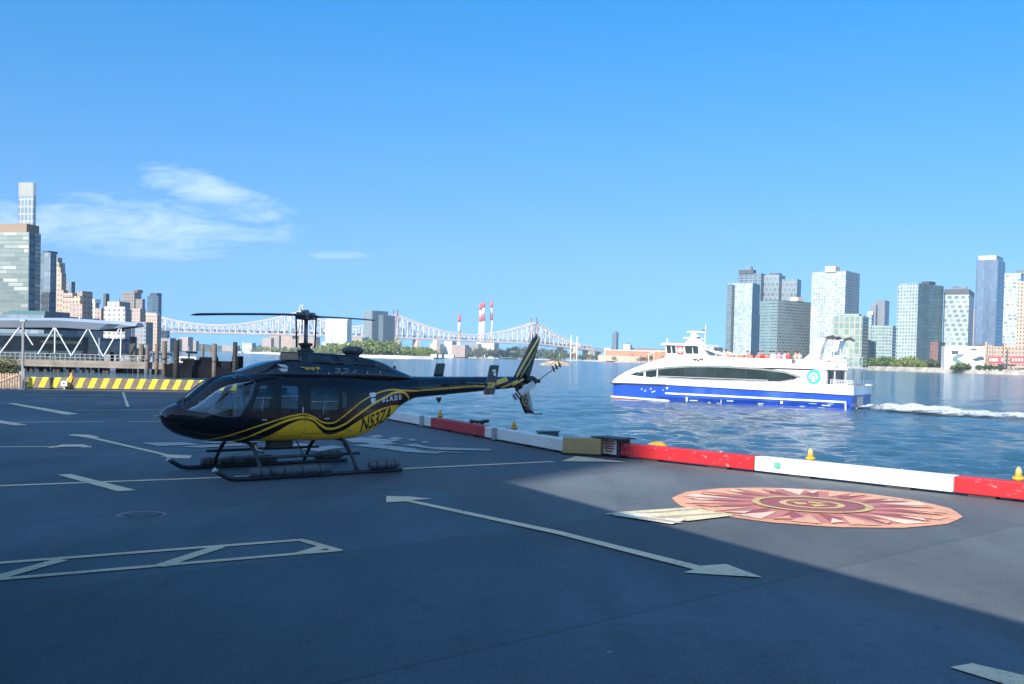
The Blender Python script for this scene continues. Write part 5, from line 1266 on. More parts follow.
# aft main deck
MB().xz([(21.9, 3.08), (24.4, 3.15), (24.5, 3.95), (23.6, 4.05), (22.0, 3.98)], .0, .08).build('aft_bulwark', FWH, ferry, fix=True)
MB().xz([(21.9, 3.08), (24.4, 3.15), (24.5, 3.95), (23.6, 4.05), (22.0, 3.98)], HW-.08, HW).build('aft_bulwark', FWH, ferry, fix=True)
MB().box((24.45, HW/2, 3.5), (.08, HW-.16, .85)).build('stern_bulwark', FWH, ferry)
MB().box((23.2, HW/2, 3.16), (2.5, HW-.02, .14)).build('aft_floor', FWH, ferry)
MB().box((22.03, HW/2, 4.3), (.06, HW-.6, 2.0)).build('cabin_back', FGR, ferry); MB().box((22.08, 1.4, 4.2), (.05, .9, 1.8)).box((22.08, 5.6, 4.2), (.05, .9, 1.8)).build('cabin_door', FGL, ferry)
for y in (.3, 3.7, HW-.3):
    for x in (22.7, 23.7): MB().bar((x, y, 3.2), (x, y, 5.4), .09).build('deck_post', FWH, ferry)
rail('stern_rail', [(22.4, .05, 4.0), (24.45, .05, 3.95), (24.45, HW-.05, 3.95)], .45, 8, .035)
sg = MB()
for k in range(7): sg.box((22.3+.3*k, -.02, 3.42), (.2, .02, .07))
sg.build('stern_scuppers', FGR, ferry)
MB().box((24.32, HW/2, 2.2), (.05, HW-.04, 1.8)).build('transom', FBL, ferry)
MB().box((24.36, HW/2-.6, 2.3), (.06, 2.4, 1.2)).build('tunnel_panel', M('tunnel_pale', (.48, .46, .42), .7), ferry)
for k in range(5): MB().box((12.4+.95*k, 1.1, 5.80), (.7, .5, 1.5)).build('life_jacket_box', M('life_jacket_orange', (.62, .13, .06), .7, var=.2), ferry, bevel=.06)
be = MB()
for k in range(6): be.box((11.6+1.5*k, 3.7, 5.25), (.5, 4.6, .45)); be.box((11.85+1.5*k, 3.7, 5.7), (.08, 4.6, .55))
be.build('deck_benches', M('bench_blue', (.06, .10, .2), .6), ferry)

# people on the open deck: one continuous body each, hair as a child
def person_mesh(shirt, trousers, arm):
    b = bmesh.new(); sk = [((0, 0, .95), .15), ((0, 0, 1.18), .15), ((0, 0, 1.38), .17), ((0, 0, 1.50), .07), ((0, -.01, 1.58), .075), ((0, -.02, 1.68), .10), ((0, -.01, 1.76), .07),
        ((-.19, 0, 1.40), .07), ((-.26, -.02, 1.14), .055), ((-.24, -.16, .98) if arm == 0 else (-.20, -.24, 1.22), .042), ((.19, 0, 1.40), .07), ((.26, -.02, 1.14), .055), ((.24, -.12, .94) if arm < 2 else (.34, -.12, 1.62), .042),
        ((-.10, 0, .86), .10), ((-.11, -.01, .48), .075), ((-.11, 0, .08), .055), ((-.11, -.12, .05), .045), ((.10, 0, .86), .10), ((.11, -.01, .48), .075), ((.11, 0, .08), .055), ((.11, -.12, .05), .045)]
    es = [(0, 1), (1, 2), (2, 3), (3, 4), (4, 5), (5, 6), (2, 7), (7, 8), (8, 9), (2, 10), (10, 11), (11, 12), (0, 13), (13, 14), (14, 15), (15, 16), (0, 17), (17, 18), (18, 19), (19, 20)]
    vs = [b.verts.new(p) for p, _ in sk]
    for i, j in es: b.edges.new((vs[i], vs[j]))
    me = bpy.data.meshes.new('person'); b.to_mesh(me); b.free()
    ob = bpy.data.objects.new('person', me); COL.objects.link(ob)
    md = ob.modifiers.new('skin', 'SKIN'); md.use_smooth_shade = True
    for i, (_, r_) in enumerate(sk):
        d = me.skin_vertices[0].data[i]; d.radius = (r_, r_*.8); d.use_root = (i == 0)
    ob.modifiers.new('sub', 'SUBSURF').levels = 1
    bpy.context.view_layer.update()
    out = bpy.data.meshes.new_from_object(ob.evaluated_get(bpy.context.evaluated_depsgraph_get())); bpy.data.objects.remove(ob)
    out.materials.clear()
    for m in (M('skin_tone', (.42, .25, .18), .6, var=.1), shirt, trousers): out.materials.append(m)
    for p in out.polygons:
        z = p.center.z; p.material_index = 2 if z < .92 else 1 if z < 1.46 and abs(p.center.x) < .30 and z > .98 else 0
    return out
hairm = MB().lathe((0, .0, 1.70), [(.10, -.03), (.112, .02), (.10, .07), (.06, .10), (.01, .115)], 12)
SHIRT = [((.70, .70, .68), 'white'), ((.45, .06, .06), 'red'), ((.05, .08, .2), 'navy'), ((.30, .30, .32), 'grey'), ((.10, .22, .40), 'blue'), ((.55, .35, .25), 'tan'), ((.03, .03, .03), 'black'), ((.60, .25, .30), 'pink')]
pm = [person_mesh(M('shirt_'+n, c, .8, var=.1), M('trousers_dark', (.05, .06, .09), .8), i % 3) for i, (c, n) in enumerate(SHIRT)]
hair_me = None
spots = [(10.9, .8, 3), (11.6, 1.5, 0), (12.0, .7, 5), (17.2, .9, 7), (17.5, 1.8, 0), (15.6, .8, 1), (16.2, 1.4, 2), (16.7, .75, 0), (18.1, .85, 1), (18.7, 1.2, 5), (19.2, .8, 3), (14.6, 2.6, 4), (18.4, 2.6, 6), (13.4, 2.9, 7)]
where = ['at the forward end of the open ferry deck', 'behind the forward rail gap, second from the wheelhouse', 'just before the orange boxes', 'in the middle of the after crowd', 'behind the pink shirted passenger', 'just aft of the orange boxes',
         'right of the red shirted passenger near the boxes', 'next to the navy shirted passenger', 'towards the funnel among the after crowd', 'third from the ferry funnel', 'closest to the ferry funnel', 'deeper on the deck behind the orange boxes', 'deeper on the deck near the funnel', 'deeper on the deck, farthest behind the orange boxes']
ca, sa = math.cos(FA), math.sin(FA)
for (x, y, k), wh_ in zip(spots, where):
    o = bpy.data.objects.new('person', pm[k]); COL.objects.link(o); o.location = (FB.x+x*ca-y*sa, FB.y+x*sa+y*ca, WATER_Z+5.25-1.78); o.rotation_euler.z = FA+random.uniform(-1, 1)
    tag(o, f'passenger in a {SHIRT[k][1]} shirt {wh_}', 'person', 'passengers on the ferry deck')
    h = hairm.build('hair', M('hair_brown' if k % 2 else 'hair_dark', (.09, .05, .03) if k % 2 else (.02, .017, .015), .7), o) if hair_me is None or k % 2 != hair_k else None
    if h is None: h = bpy.data.objects.new('hair', hair_me); COL.objects.link(h); h.parent = o
    else: hair_me = h.data; hair_k = k % 2

# foam: the wake astern and the broken water along the hulls
def foam_mat():
    m = bpy.data.materials.new('foam'); m.use_nodes = True; t = NT(m.node_tree); p = t.n['Principled BSDF']
    pos = t.new('ShaderNodeNewGeometry').outputs['Position']; uvn = t.new('ShaderNodeTexCoord').outputs['UV']
    s = t.new('ShaderNodeSeparateXYZ'); t.l.new(uvn, s.inputs[0])
    n = t.noise(pos, 2.4, 8, .72, .6); edge = t.math('MULTIPLY', s.outputs[1], t.math('SUBTRACT', 1.0, s.outputs[1])); edge = t.math('MULTIPLY', edge, 4)
    n_ = t.noise(t.mapping(pos, (.5, 1.1, .5)), 1.0, 6, .7)
    a = t.math('ADD', t.math('MULTIPLY', n, .8), t.math('MULTIPLY', n_, .6))
    a = t.math('MULTIPLY', t.math('SUBTRACT', t.math('ADD', a, t.math('MULTIPLY', t.math('MULTIPLY', edge, s.outputs[0]), .56)), .98), 4.2, clamp=True)
    p.inputs['Base Color'].default_value = (.70, .76, .80, 1); p.inputs['Roughness'].default_value = .9
    t.put(p.inputs['Alpha'], a); t.l.new(t.bump(n, 1.0, .3), p.inputs['Normal']); return m
FOAM = foam_mat()
def foam(name, path, widths, dens, h):
    b = MB(); n = len(path); m = 12; rg = []
    rnd = random.Random(9)
    for i in range(n-1):
        for k in range(6):
            t_ = k/6; p = Vector(path[i]).lerp(Vector(path[i+1]), t_); w_ = widths[i]+(widths[i+1]-widths[i])*t_; d = (Vector(path[i+1])-Vector(path[i])).normalized(); nn = Vector((-d.y, d.x))
            dn = dens[i]+(dens[i+1]-dens[i])*t_; rg.append(([(p.x+nn.x*w_*(j/m-.5), p.y+nn.y*w_*(j/m-.5), WATER_Z+.05+h*dn*dn*rnd.uniform(.5, 1.2)*math.sin(math.pi*j/m)*rnd.uniform(.55, 1.15)) for j in range(m+1)], dn))
    vs = [p for r_, _ in rg for p in r_]; fs = []; uv = []
    for i in range(len(rg)-1):
        for j in range(m):
            a = i*(m+1)+j; fs.append((a, a+1, a+m+2, a+m+1)); uv.append([(rg[i][1], j/m), (rg[i][1], (j+1)/m), (rg[i+1][1], (j+1)/m), (rg[i+1][1], j/m)])
    o = b.add(vs, fs, 0, uv, True).build(name, FOAM, fix=True); return tag(o, kind='stuff')
def fw(x, y): return (FB.x+x*ca-y*sa, FB.y+x*sa+y*ca)
wk = [fw(24.3, 3.7), fw(27, 3.7), tuple(gp(915, 411.5, WATER_Z).xy), tuple(gp(950, 414.5, WATER_Z).xy), tuple(gp(990, 416.5, WATER_Z).xy), tuple(gp(1040, 419, WATER_Z).xy), tuple(gp(1150, 424, WATER_Z).xy)]
foam('wake_foam', wk, [5, 8, 12, 14, 14, 14, 13], [.8, 1.0, 1.0, .92, .86, .80, .70], .55)
foam('hull_foam', [fw(-.8, -.2), fw(3, -.5), fw(8, -.9), fw(14, -1.1), fw(20, -1.4), fw(25, -1.8)], [1.2, 1.8, 2.6, 3.0, 3.4, 3.2], [.30, .5, .42, .40, .46, .5], .14)
foam('crest_foam', [tuple(gp(760, 418, WATER_Z).xy), tuple(gp(840, 417, WATER_Z).xy), tuple(gp(880, 413, WATER_Z).xy)], [3, 4, 3], [.15, .34, .3], .1)

# ================================================================== DECK EDGE
def kerb_mat(name, col, chip):
    m = bpy.data.materials.new(name); m.use_nodes = True; t = NT(m.node_tree); p = t.n['Principled BSDF']
    v = t.new('ShaderNodeTexCoord').outputs['Object']
    a = t.noise(t.mapping(v, (1, 1, 2.2)), 5.0, 7, .7); b = t.noise(v, 1.1, 4, .6)
    c = t.ramp(b, [(.3, tuple(x*.82 for x in col)), (.7, col)])
    c = t.mix(t.math('MULTIPLY', t.math('SUBTRACT', a, .59), 9, clamp=True), c, (*chip, 1))
    sx = t.noise(t.mapping(v, (7, 7, .5)), 1.0, 4, .7)
    c = t.mix(t.math('MULTIPLY', t.math('SUBTRACT', sx, .56), 1.6, clamp=True), c, tuple(x*.55 for x in col)+(1,))
    t.put(p.inputs['Base Color'], c); p.inputs['Roughness'].default_value = .55; t.l.new(t.bump(a, .25, .01), p.inputs['Normal']); return m
KRED = kerb_mat('kerb_red', (.45, .012, .020), (.50, .30, .28)); KWH = kerb_mat('kerb_white', (.76, .76, .73), (.40, .38, .35))
KTAN = kerb_mat('kerb_tan', (.46, .32, .14), (.12, .10, .08)); KDK = M('kerb_underside', (.03, .03, .032), .9)
def kerb(a, b, m, label, h=.36, w_=.30, name='kerb_block', gap=.012, shift=0.0, n=None):
    a = Vector(a); b = Vector(b); d = (b-a); L = d.length; d.normalize(); nn = Vector((-d.y, d.x)) if n is None else n
    root = thing(name, label, 'kerb', (*(a+nn*(w_/2+shift)), 0), math.atan2(d.y, d.x), 'painted kerb blocks along the deck edge')
    MB().box((L/2, 0, .05+(h-.05)/2), (L-2*gap, w_, h-.05)).build('body', m, root, bevel=.022)
    k = max(2, int(L/1.5))
    for i in range(k): MB().box(((i+.5)*L/k, 0, .026), (.5, w_-.06, .05)).build('foot', KDK, root)
    if L > 3:
        for q in (.25, .75): MB().lathe((L*q, -.02, h), [(.035, 0), (.035, .02), (.01, .03)], 10).build('lifting_bolt', BRUSH, root)
    return root
def onL(px):   # points on the two edge lines under a given column of the photograph
    r = ray(px, hor(px)).x; A, d = EB, dL; t = (r*A.y-A.x)/(d.x-r*d.y); return A+d*t
def onR(px):
    r = ray(px, hor(px)).x; A, d = EC, dR; t = (r*A.y-A.x)/(d.x-r*d.y); return A+d*t
kerb(onL(486), onL(432), KRED, 'dull red kerb block in the shade below the helicopter tail', n=nL)
kw = kerb(onL(566), onL(486), KWH, 'shaded white kerb block between the dull red block and the tan one', n=nL)
kw2 = kerb(onL(432), onL(385), KWH, 'shaded white kerb block with a grey bracket just behind the registration letters', n=nL)
kerb(onL(385), onL(335), KRED, 'red kerb block hidden behind the helicopter cabin', n=nL)
kerb(onL(335), onL(290), KWH, 'white kerb block behind the helicopter cabin farthest along the deck edge', n=nL)
kerb(onL(290), EA+dL*-.6, KRED, 'red kerb block at the far corner of the deck behind the helicopter nose', n=nL)
for px in (424, 497): p = onL(px)-nL*.035; MB().box((0, 0, .2), (.22, .10, .34)).build('kerb_bracket', FGR, kw2 if px == 424 else kw).matrix_world = Matrix.Translation((p.x, p.y, 0))
bpy.context.view_layer.update()
# brackets are children: restate them in their block's own frame
for root, px in ((kw2, 424), (kw, 497)):
    for c in root.children:
        if c.name.startswith('kerb_bracket'):
            c.matrix_world = Matrix.Identity(4); p = onL(px)-nL*.02
            loc = Matrix.Rotation(-root.rotation_euler.z, 4, 'Z') @ (Vector((p.x, p.y, 0))-root.location)
            c.parent = root; c.matrix_parent_inverse = Matrix.Identity(4); c.location = loc; c.rotation_euler = (0, 0, 0)
tanb = kerb(onR(606)+dR*.0, onL(566)-dL*.05, KTAN, 'tan timber coloured kerb block between the shaded white block and the sign', .44, .42, shift=-.10)
kerb(onR(757), onR(620), KRED, 'long bright red kerb block beside the sign, sunlit', n=nR)
kerb(onR(957.5), onR(757), KWH, 'longest sunlit white kerb block between the two bright red ones', n=nR)
kerb(onR(1075), onR(957.5), KRED, 'bright red kerb block cut by the right edge of the view', n=nR)
kerb(onR(1210), onR(1075), KWH, 'white kerb block beyond the right edge', n=nR)
# sign box at the bend
p = onR(613); sg_ = thing('notice_box', 'black box with a small white notice at the bend in the kerb', 'sign', (p.x+nR.x*.12, p.y+nR.y*.12, 0), math.atan2(-dR.y, -dR.x)+math.pi)
MB().box((0, .05, .23), (.62, .42, .44)).build('box', FDK, sg_, bevel=.02); MB().box((.02, -.06, .475), (.95, .62, .03)).build('lid', FDK, sg_)
MB().box((.02, -.175, .25), (.42, .02, .36)).build('notice', M('notice_white', (.62, .60, .58), .6), sg_)
nl = MB()
for k, (w_, q) in enumerate(((.30, .39), (.34, .33), (.26, .27), (.34, .21), (.20, .14))): nl.box((.02, -.19, q), (w_, .012, .032))
nl.build('notice_lines', M('notice_red', (.35, .07, .07), .6), sg_)
p = onR(781)-nR*.02; tg = MB().box((0, 0, .22), (.15, .02, .12)).build('number_plate', M('plate_green', (.08, .34, .25), .6), None, loc=(p.x, p.y, 0), rz=math.atan2(dR.y, dR.x)); tag(tg, 'small green plate fixed to the long sunlit white kerb', 'plate')
# yellow edge lights standing on the strip behind the kerb
LY = M('edge_light_yellow', (.60, .30, .02), .5, var=.12, nscale=8); LG = M('edge_light_glass', (.50, .34, .10), .2)
def edge_light(loc, label, k=1.0):
    t = thing('edge_light', label, 'light', loc, 0, 'yellow edge lights behind the kerb')
    MB().lathe((0, 0, 0), [(.17*k, 0), (.17*k, .03), (.10*k, .05), (.085*k, .34), (.15*k, .36), (.15*k, .40), (.09*k, .42)], 16).build('base', LY, t)
    MB().lathe((0, 0, .42), [(.075*k, 0), (.085*k, .06), (.07*k, .13), (.03*k, .17), (.005, .18)], 14).build('globe', LG, t)
    MB().lathe((0, 0, .42), [(.10*k, 0), (.10*k, .02)], 14).build('collar', LY, t)
for px, f, nn_, lb in ((800.5, onR, nR, 'yellow edge light behind the long sunlit white kerb'), (1011.5, onR, nR, 'yellow edge light behind the bright red kerb at the right edge'),
                  (427, onL, nL, 'yellow edge light behind the white kerb under the helicopter tail boom'), (499.5, onL, nL, 'yellow edge light behind the white kerb below the tail fin')):
    p = f(px)+nn_*.52; edge_light((p.x, p.y, .0), lb, .72)
p = onR(646)+nR*.52; t = thing('flush_light', 'low yellow dome light behind the left end of the bright red kerb', 'light', (p.x, p.y, 0)); MB().lathe((0, 0, 0), [(.28, 0), (.28, .30), (.22, .38), (.12, .42), (.02, .43)], 16).build('dome', LY, t); MB().lathe((0, 0, 0), [(.34, 0), (.34, .05)], 16).build('flange', FGR, t)
GB = M('junction_box_green', (.05, .10, .09), .5, var=.2)
for px, lb in ((534, 'green junction box behind the shaded white kerb'), (592, 'green junction box behind the tan kerb block')):
    p = (onL(px) if px < 566 else onR(598))+(nL if px < 566 else nR)*.48; t = thing('junction_box', lb, 'box', (p.x, p.y, 0), .4 if px < 566 else -.7)
    MB().box((0, 0, .2), (.55, .25, .42)).build('case', GB, t, bevel=.03); MB().box((0, 0, .43), (.60, .30, .03)).build('lid', GB, t)
p = onL(466)+nL*.5; t = thing('mooring_cleat', 'dark mooring cleat behind the dull red kerb', 'cleat', (p.x, p.y, 0), .5); [MB().box((q, 0, .18), (.08, .10, .36)).build('foot', FDK, t) for q in (-.1, .1)]; MB().tube([(-.32, 0, .42), (0, 0, .39), (.32, 0, .42)], .05, 8).build('horn', FDK, t)

# striped barrier along the far edge
def stripe_mat():
    m = bpy.data.materials.new('yellow_brown_stripes'); m.use_nodes = True; t = NT(m.node_tree); p = t.n['Principled BSDF']
    v = t.new('ShaderNodeTexCoord').outputs['Object']; s = t.new('ShaderNodeSeparateXYZ'); t.l.new(v, s.inputs[0])
    f = t.math('FRACT', t.math('DIVIDE', t.math('SUBTRACT', s.outputs[0], t.math('MULTIPLY', s.outputs[2], .42)), .66))
    n = t.noise(v, 6, 5, .7); a = t.math('LESS_THAN', f, .47)
    yel = t.ramp(n, [(.35, (.52, .40, .02)), (.65, (.74, .58, .04))]); br = t.ramp(n, [(.35, (.11, .085, .06)), (.65, (.19, .15, .11))])
    c = t.mix(a, br, yel); c = t.mix(t.math('MULTIPLY', t.math('LESS_THAN', s.outputs[2], .13), .55), c, (.2, .17, .12, 1))
    t.put(p.inputs['Base Color'], c); p.inputs['Roughness'].default_value = .7; return m
SB_ = EA-dS*.3; SA = Vector(gp(25, 388.6).xy); Ls = (SB_-SA).length
bar_ = thing('striped_barrier', 'long low barrier with slanted yellow and brown stripes along the far deck edge', 'barrier', (SA.x, SA.y, 0), math.atan2((SB_-SA).y, (SB_-SA).x))
MB().xz([(0, .06), (Ls, .06), (Ls, .66), (0, .66)], 0, .35).build('face', stripe_mat(), bar_, bevel=.02)
MB().box((Ls/2, .175, .03), (Ls, .30, .06)).build('plinth', KDK, bar_)
def place_s(px, off=.5):
    r = ray(px, hor(px)).x; t = (r*SA.y-SA.x)/((SB_-SA).normalized().x-r*(SB_-SA).normalized().y); return SA+(SB_-SA).normalized()*t+nS*off
p = place_s(71, .17); t = thing('beacon', 'yellow beacon standing on top of the striped barrier', 'light', (p.x, p.y, .66)); MB().lathe((0, 0, 0), [(.14, 0), (.13, .06), (.07, .10), (.06, .22), (.03, .27), (.01, .28)], 12).build('lamp', LY, t); MB().xz([(-.22, -.5), (.02, -.5), (.16, .02), (-.06, .02)], -.21, -.19).build('bracket', LY, t, fix=True)
p = place_s(66, -.2); t = thing('meter_box', 'small white box in front of the striped barrier', 'box', (p.x, p.y, 0)); MB().box((0, 0, .33), (.36, .2, .30)).build('case', WHITE, t, bevel=.02); MB().box((0, 0, .09), (.08, .08, .18)).build('post', FGR, t); MB().lathe((0, -.11, .34), [(.05, -.01), (.05, .01)], 10, 0, 'y').build('dial', FDK, t)
# grey post and pallet fence at the left end
p = Vector(gp(22.5, 389.5).xy); t = thing('post', 'tall grey steel post at the left end of the striped barrier', 'post', (p.x, p.y, 0))
MB().box((0, 0, 1.9), (.11, .11, 3.8)).build('shaft', M('galvanised', (.20, .21, .22), .5, metal=.3, var=.15), t); MB().box((0, 0, .03), (.4, .4, .06)).build('base_plate', FGR, t); MB().box((0, 0, 3.8), (.3, .2, .12)).build('cap', FGR, t)
MB().box((.1, 0, .85), (.05, .14, .6)).build('hinge_plate', FGR, t)
PAL = M('pallet_wood', (.40, .29, .20), .85, var=.25, nscale=5)
a, b_ = Vector(gp(-14, 388.4).xy), Vector(gp(20, 388.9).xy); t = thing('timber_fence', 'weathered timber fence panel with a crossed rail at the far left', 'fence', (a.x, a.y, 0), math.atan2((b_-a).y, (b_-a).x)); L = (b_-a).length
n = 13
sl_ = MB()
for k in range(n): sl_.box(((k+.5)*L/n, 0, .42+.02*(k % 3)), (L/n*.66, .03, .84))
sl_.build('slats', PAL, t)
for z in (.2, .72): MB().box((L/2, .04, z), (L, .04, .09)).build('rail', PAL, t)
MB().bar((.1, -.03, .15), (L-.1, -.03, .8), .03, .09).build('brace', PAL, t)
for x in (0, L): MB().box((x, .08, .5), (.10, .10, 1.0)).build('fence_post', PAL, t)

# ================================================================== LEAVES
def leaf_mat(name, a, b):
    m = bpy.data.materials.new(name); m.use_nodes = True; t = NT(m.node_tree); p = t.n['Principled BSDF']
    gi = t.new('ShaderNodeNewGeometry'); n = t.noise(gi.outputs['Position'], .35, 3); r = t.math('ADD', t.math('MULTIPLY', gi.outputs['Random Per Island'], .6), t.math('MULTIPLY', n, .5))
    t.put(p.inputs['Base Color'], t.ramp(r, [(.15, a), (.85, b)])); p.inputs['Roughness'].default_value = .65; p.inputs['Specular IOR Level'].default_value = .25; return m
LF1 = leaf_mat('leaf_green', (.040, .075, .018), (.115, .165, .040)); LF2 = leaf_mat('leaf_light_green', (.075, .115, .025), (.18, .22, .055)); LF3 = leaf_mat('leaf_olive', (.05, .065, .025), (.13, .13, .05))
LF4 = leaf_mat('leaf_dark', (.022, .045, .016), (.06, .095, .03)); BARK = M('bark', (.10, .075, .05), .9, var=.2)
def crown_mb(w_, h, z0, nclump, nleaf, ls, seed):
    rnd = random.Random(seed); b = MB(); vs = []; fs = []
    for c in range(nclump):
        while True:
            q = Vector((rnd.uniform(-1, 1), rnd.uniform(-1, 1), rnd.uniform(-1, 1)))
            if .25 < q.length < 1: break
        q *= .95; cc = Vector((q.x*w_/2, q.y*w_/2, z0+h/2+q.z*h/2*(1-.25*abs(q.x)))); cr = w_*rnd.uniform(.13, .26)
        for k in range(nleaf):
            d = Vector((rnd.gauss(0, 1), rnd.gauss(0, 1), rnd.gauss(0, .8))).normalized()*cr*rnd.uniform(.55, 1.05); p = cc+d
            n = (d.normalized()+Vector((rnd.uniform(-.7, .7), rnd.uniform(-.7, .7), rnd.uniform(-.2, .9)))).normalized(); x = n.orthogonal().normalized(); y = n.cross(x); s_ = ls*rnd.uniform(.6, 1.3); th = rnd.uniform(0, 3)
            x, y = x*math.cos(th)+y*math.sin(th), y*math.cos(th)-x*math.sin(th); o = len(vs)
            vs += [p-x*s_-y*s_*.5, p+x*s_-y*s_*.5, p+x*s_*.5+y*s_*.7, p-x*s_*.5+y*s_*.7]; fs.append((o, o+1, o+2, o+3))
    return b.add(vs, fs)
def make_tree(name, label, cat, loc, w_, h, trunk, mat, seed, group=None, nc=34, nl=26, ls=None):
    t = thing(name, label, cat, loc, random.uniform(0, 6), group); rnd = random.Random(seed)
    crown_mb(w_, h, trunk, nc, nl, ls or w_*.05, seed).build('crown', mat, t)
    b = MB(); b.tube([(0, 0, -.3), (.02*w_, 0, trunk*.6), (0, .02*w_, trunk+h*.35), (0, 0, trunk+h*.75)], [w_*.035, w_*.028, w_*.018, w_*.006], 8)
    for k in range(5):
        a = rnd.uniform(0, 6.28); z = trunk+h*rnd.uniform(.05, .35); b.tube([(0, 0, z), (math.cos(a)*w_*.18, math.sin(a)*w_*.18, z+h*.16), (math.cos(a)*w_*.34, math.sin(a)*w_*.34, z+h*.26)], [w_*.014, w_*.009, w_*.004], 6)
    b.build('trunk', BARK, t); return t
# park trees in front of the towers on the right bank
trees = [(868, 12, 359, LF1), (875, 12, 357.5, LF1), (882.5, 14, 356.5, LF1), (890, 13, 357.8, LF1), (897.5, 11, 362, LF2), (904, 14, 358, LF2), (911.5, 14, 357.5, LF2), (918.5, 12, 360, LF2), (925, 11, 360.5, LF2), (935.5, 13, 360.5, LF4), (928.5, 7, 364, LF2), (961.5, 13, 364, LF1), (955, 8, 366.5, LF1), (979, 6, 364.5, LF4), (966.5, 7, 365.8, LF4), (986.5, 7, 365.5, LF4), (993, 8, 366, LF4), (1002, 7, 367.5, LF4)]
tl = ['leftmost dark green tree in the park row above the ferry stern', 'second dark green tree of the park row counting from the ferry stern', 'tallest dark green tree in the middle of the left park clump', 'dark green tree at the right end of the left park clump', 'shorter light tree filling the dip between both park clumps', 'first light green tree of the right park clump, below the white gridded tower',
      'tallest light green tree below the white gridded tower', 'light green tree under the dark side of the gridded tower', 'light green tree before the narrow red brick building', 'rounded very dark tree between the red brick building and white library', 'small light bush like tree beside the rounded very dark tree', 'wide green tree spreading in front of the white library', 'small green tree left of the wide library tree', 'slim dark tree by the right corner of the white library',
      'small dark tree right of the wide library tree', 'dark tree below the left shop sign of the masonry pavilion', 'dark tree under the middle of the left shop sign', 'dark low tree beside the dark awning of the pavilion']
for i, ((px, wpx, top, mt), lb) in enumerate(zip(trees, tl)):
    Y = 1004-(px-868)*1.72 if px < 945 else 846-(px-945)*.75; p = at(px, hor(px), Y); z1 = at(px, top, Y).z; H_ = z1-.9; w_ = wpx*Y/F
    make_tree('park_tree', lb, 'tree', (p.x, p.y, .9), w_*1.25, H_*.88, H_*.12, mt, 40+i, 'trees in the right bank park', 30, 24, w_*.06)
# far shore woods that read as one mass
def woods(name, spans, mat, seed):
    rnd = random.Random(seed); b = MB()
    for (p0, p1, t0, t1, Y0, Y1, n) in spans:
        for k in range(n):
            q = (k+rnd.uniform(.2, .8))/n; px = p0+(p1-p0)*q; Y = Y0+(Y1-Y0)*q+rnd.uniform(0, 60); top = t0+(t1-t0)*q+rnd.uniform(-.8, 1.6); p = at(px, hor(px), Y); h = at(px, top, Y).z-1
            c = crown_mb(h*rnd.uniform(.9, 1.4), h*1.02, .2, 9, 20, h*.075, rnd.randint(0, 9999)); b.add([(v[0]+p.x, v[1]+p.y, v[2]+1) for v in c.v], c.f)
    return tag(b.build(name, mat), kind='stuff')
woods('shore_woods', [(250, 300, 347.5, 346.5, 2000, 1750, 16), (318, 362, 345, 341, 1500, 1290, 20), (330, 365, 343, 341, 1650, 1600, 16), (362, 396, 340, 340.5, 1290, 1260, 18), (398, 432, 345.5, 347, 1260, 1300, 20), (404, 440, 349, 351, 1215, 1210, 14)], LF2, 5)
woods('shore_woods', [(468, 520, 349.5, 346.5, 2500, 2440, 26), (515, 566, 346.5, 350.5, 2440, 2300, 26), (560, 602, 352, 355, 2260, 2120, 16), (600, 668, 356.2, 355, 2040, 1960, 24), (690, 728, 352, 351, 1800, 1750, 12), (300, 330, 346, 346, 1800, 1600, 12)], LF3, 6)
make_tree('bush', 'dry olive bush behind the timber fence at the left edge', 'bush', (*at(2, 380, 62).xy, .1), 2.2, 1.5, .15, LF3, 77, None, 36, 40, .05)
# small green islet with a beacon mast
p = at(556, hor(556), 620); isl = thing('islet', 'tiny rocky islet with scrub in the river under the right bridge tower', 'islet', (p.x, p.y, WATER_Z)); rnd = random.Random(2); rg = []
for z, r_ in ((-1, 9.5), (.6, 9.0), (1.4, 7.6), (2.3, 5), (2.8, 1.5)): rg.append([(r_*1.0*math.cos(2*math.pi*k/24)*rnd.uniform(.85, 1.1), r_*.6*math.sin(2*math.pi*k/24)*rnd.uniform(.85, 1.1), z+rnd.uniform(-.2, .2)) for k in range(24)])
MB().rings(rg, 0, True, False).build('rock', M('islet_rock', (.30, .25, .18), .9, var=.3, nscale=.5), isl)
c = crown_mb(7.5, 2.6, 2.0, 20, 24, .28, 12); MB().add([(v[0]-.5, v[1]*.6, v[2]) for v in c.v], c.f).build('scrub', LF3, isl); MB().bar((2.0, 0, 2), (2.0, 0, 6.2), .22).box((2.0, 0, 6.4), (.9, .5, .9)).build('marker', M('marker_green', (.05, .35, .12), .5), isl)
for x0, h_ in ((570.5, 335.5), (576.5, 337)):
    p = at(x0, hor(x0), 2150); z = at(x0, h_, 2150).z; t = thing('mast', f'pale mast on the far shore under the bridge, {"left" if x0 < 573 else "right"} one of two', 'mast', (p.x, p.y, .8)); MB().bar((0, 0, 0), (0, 0, z), 2.0).build('shaft', WHITE, t); MB().box((0, 0, z*.72), (9, 1, 1)).build('crossarm', WHITE, t)

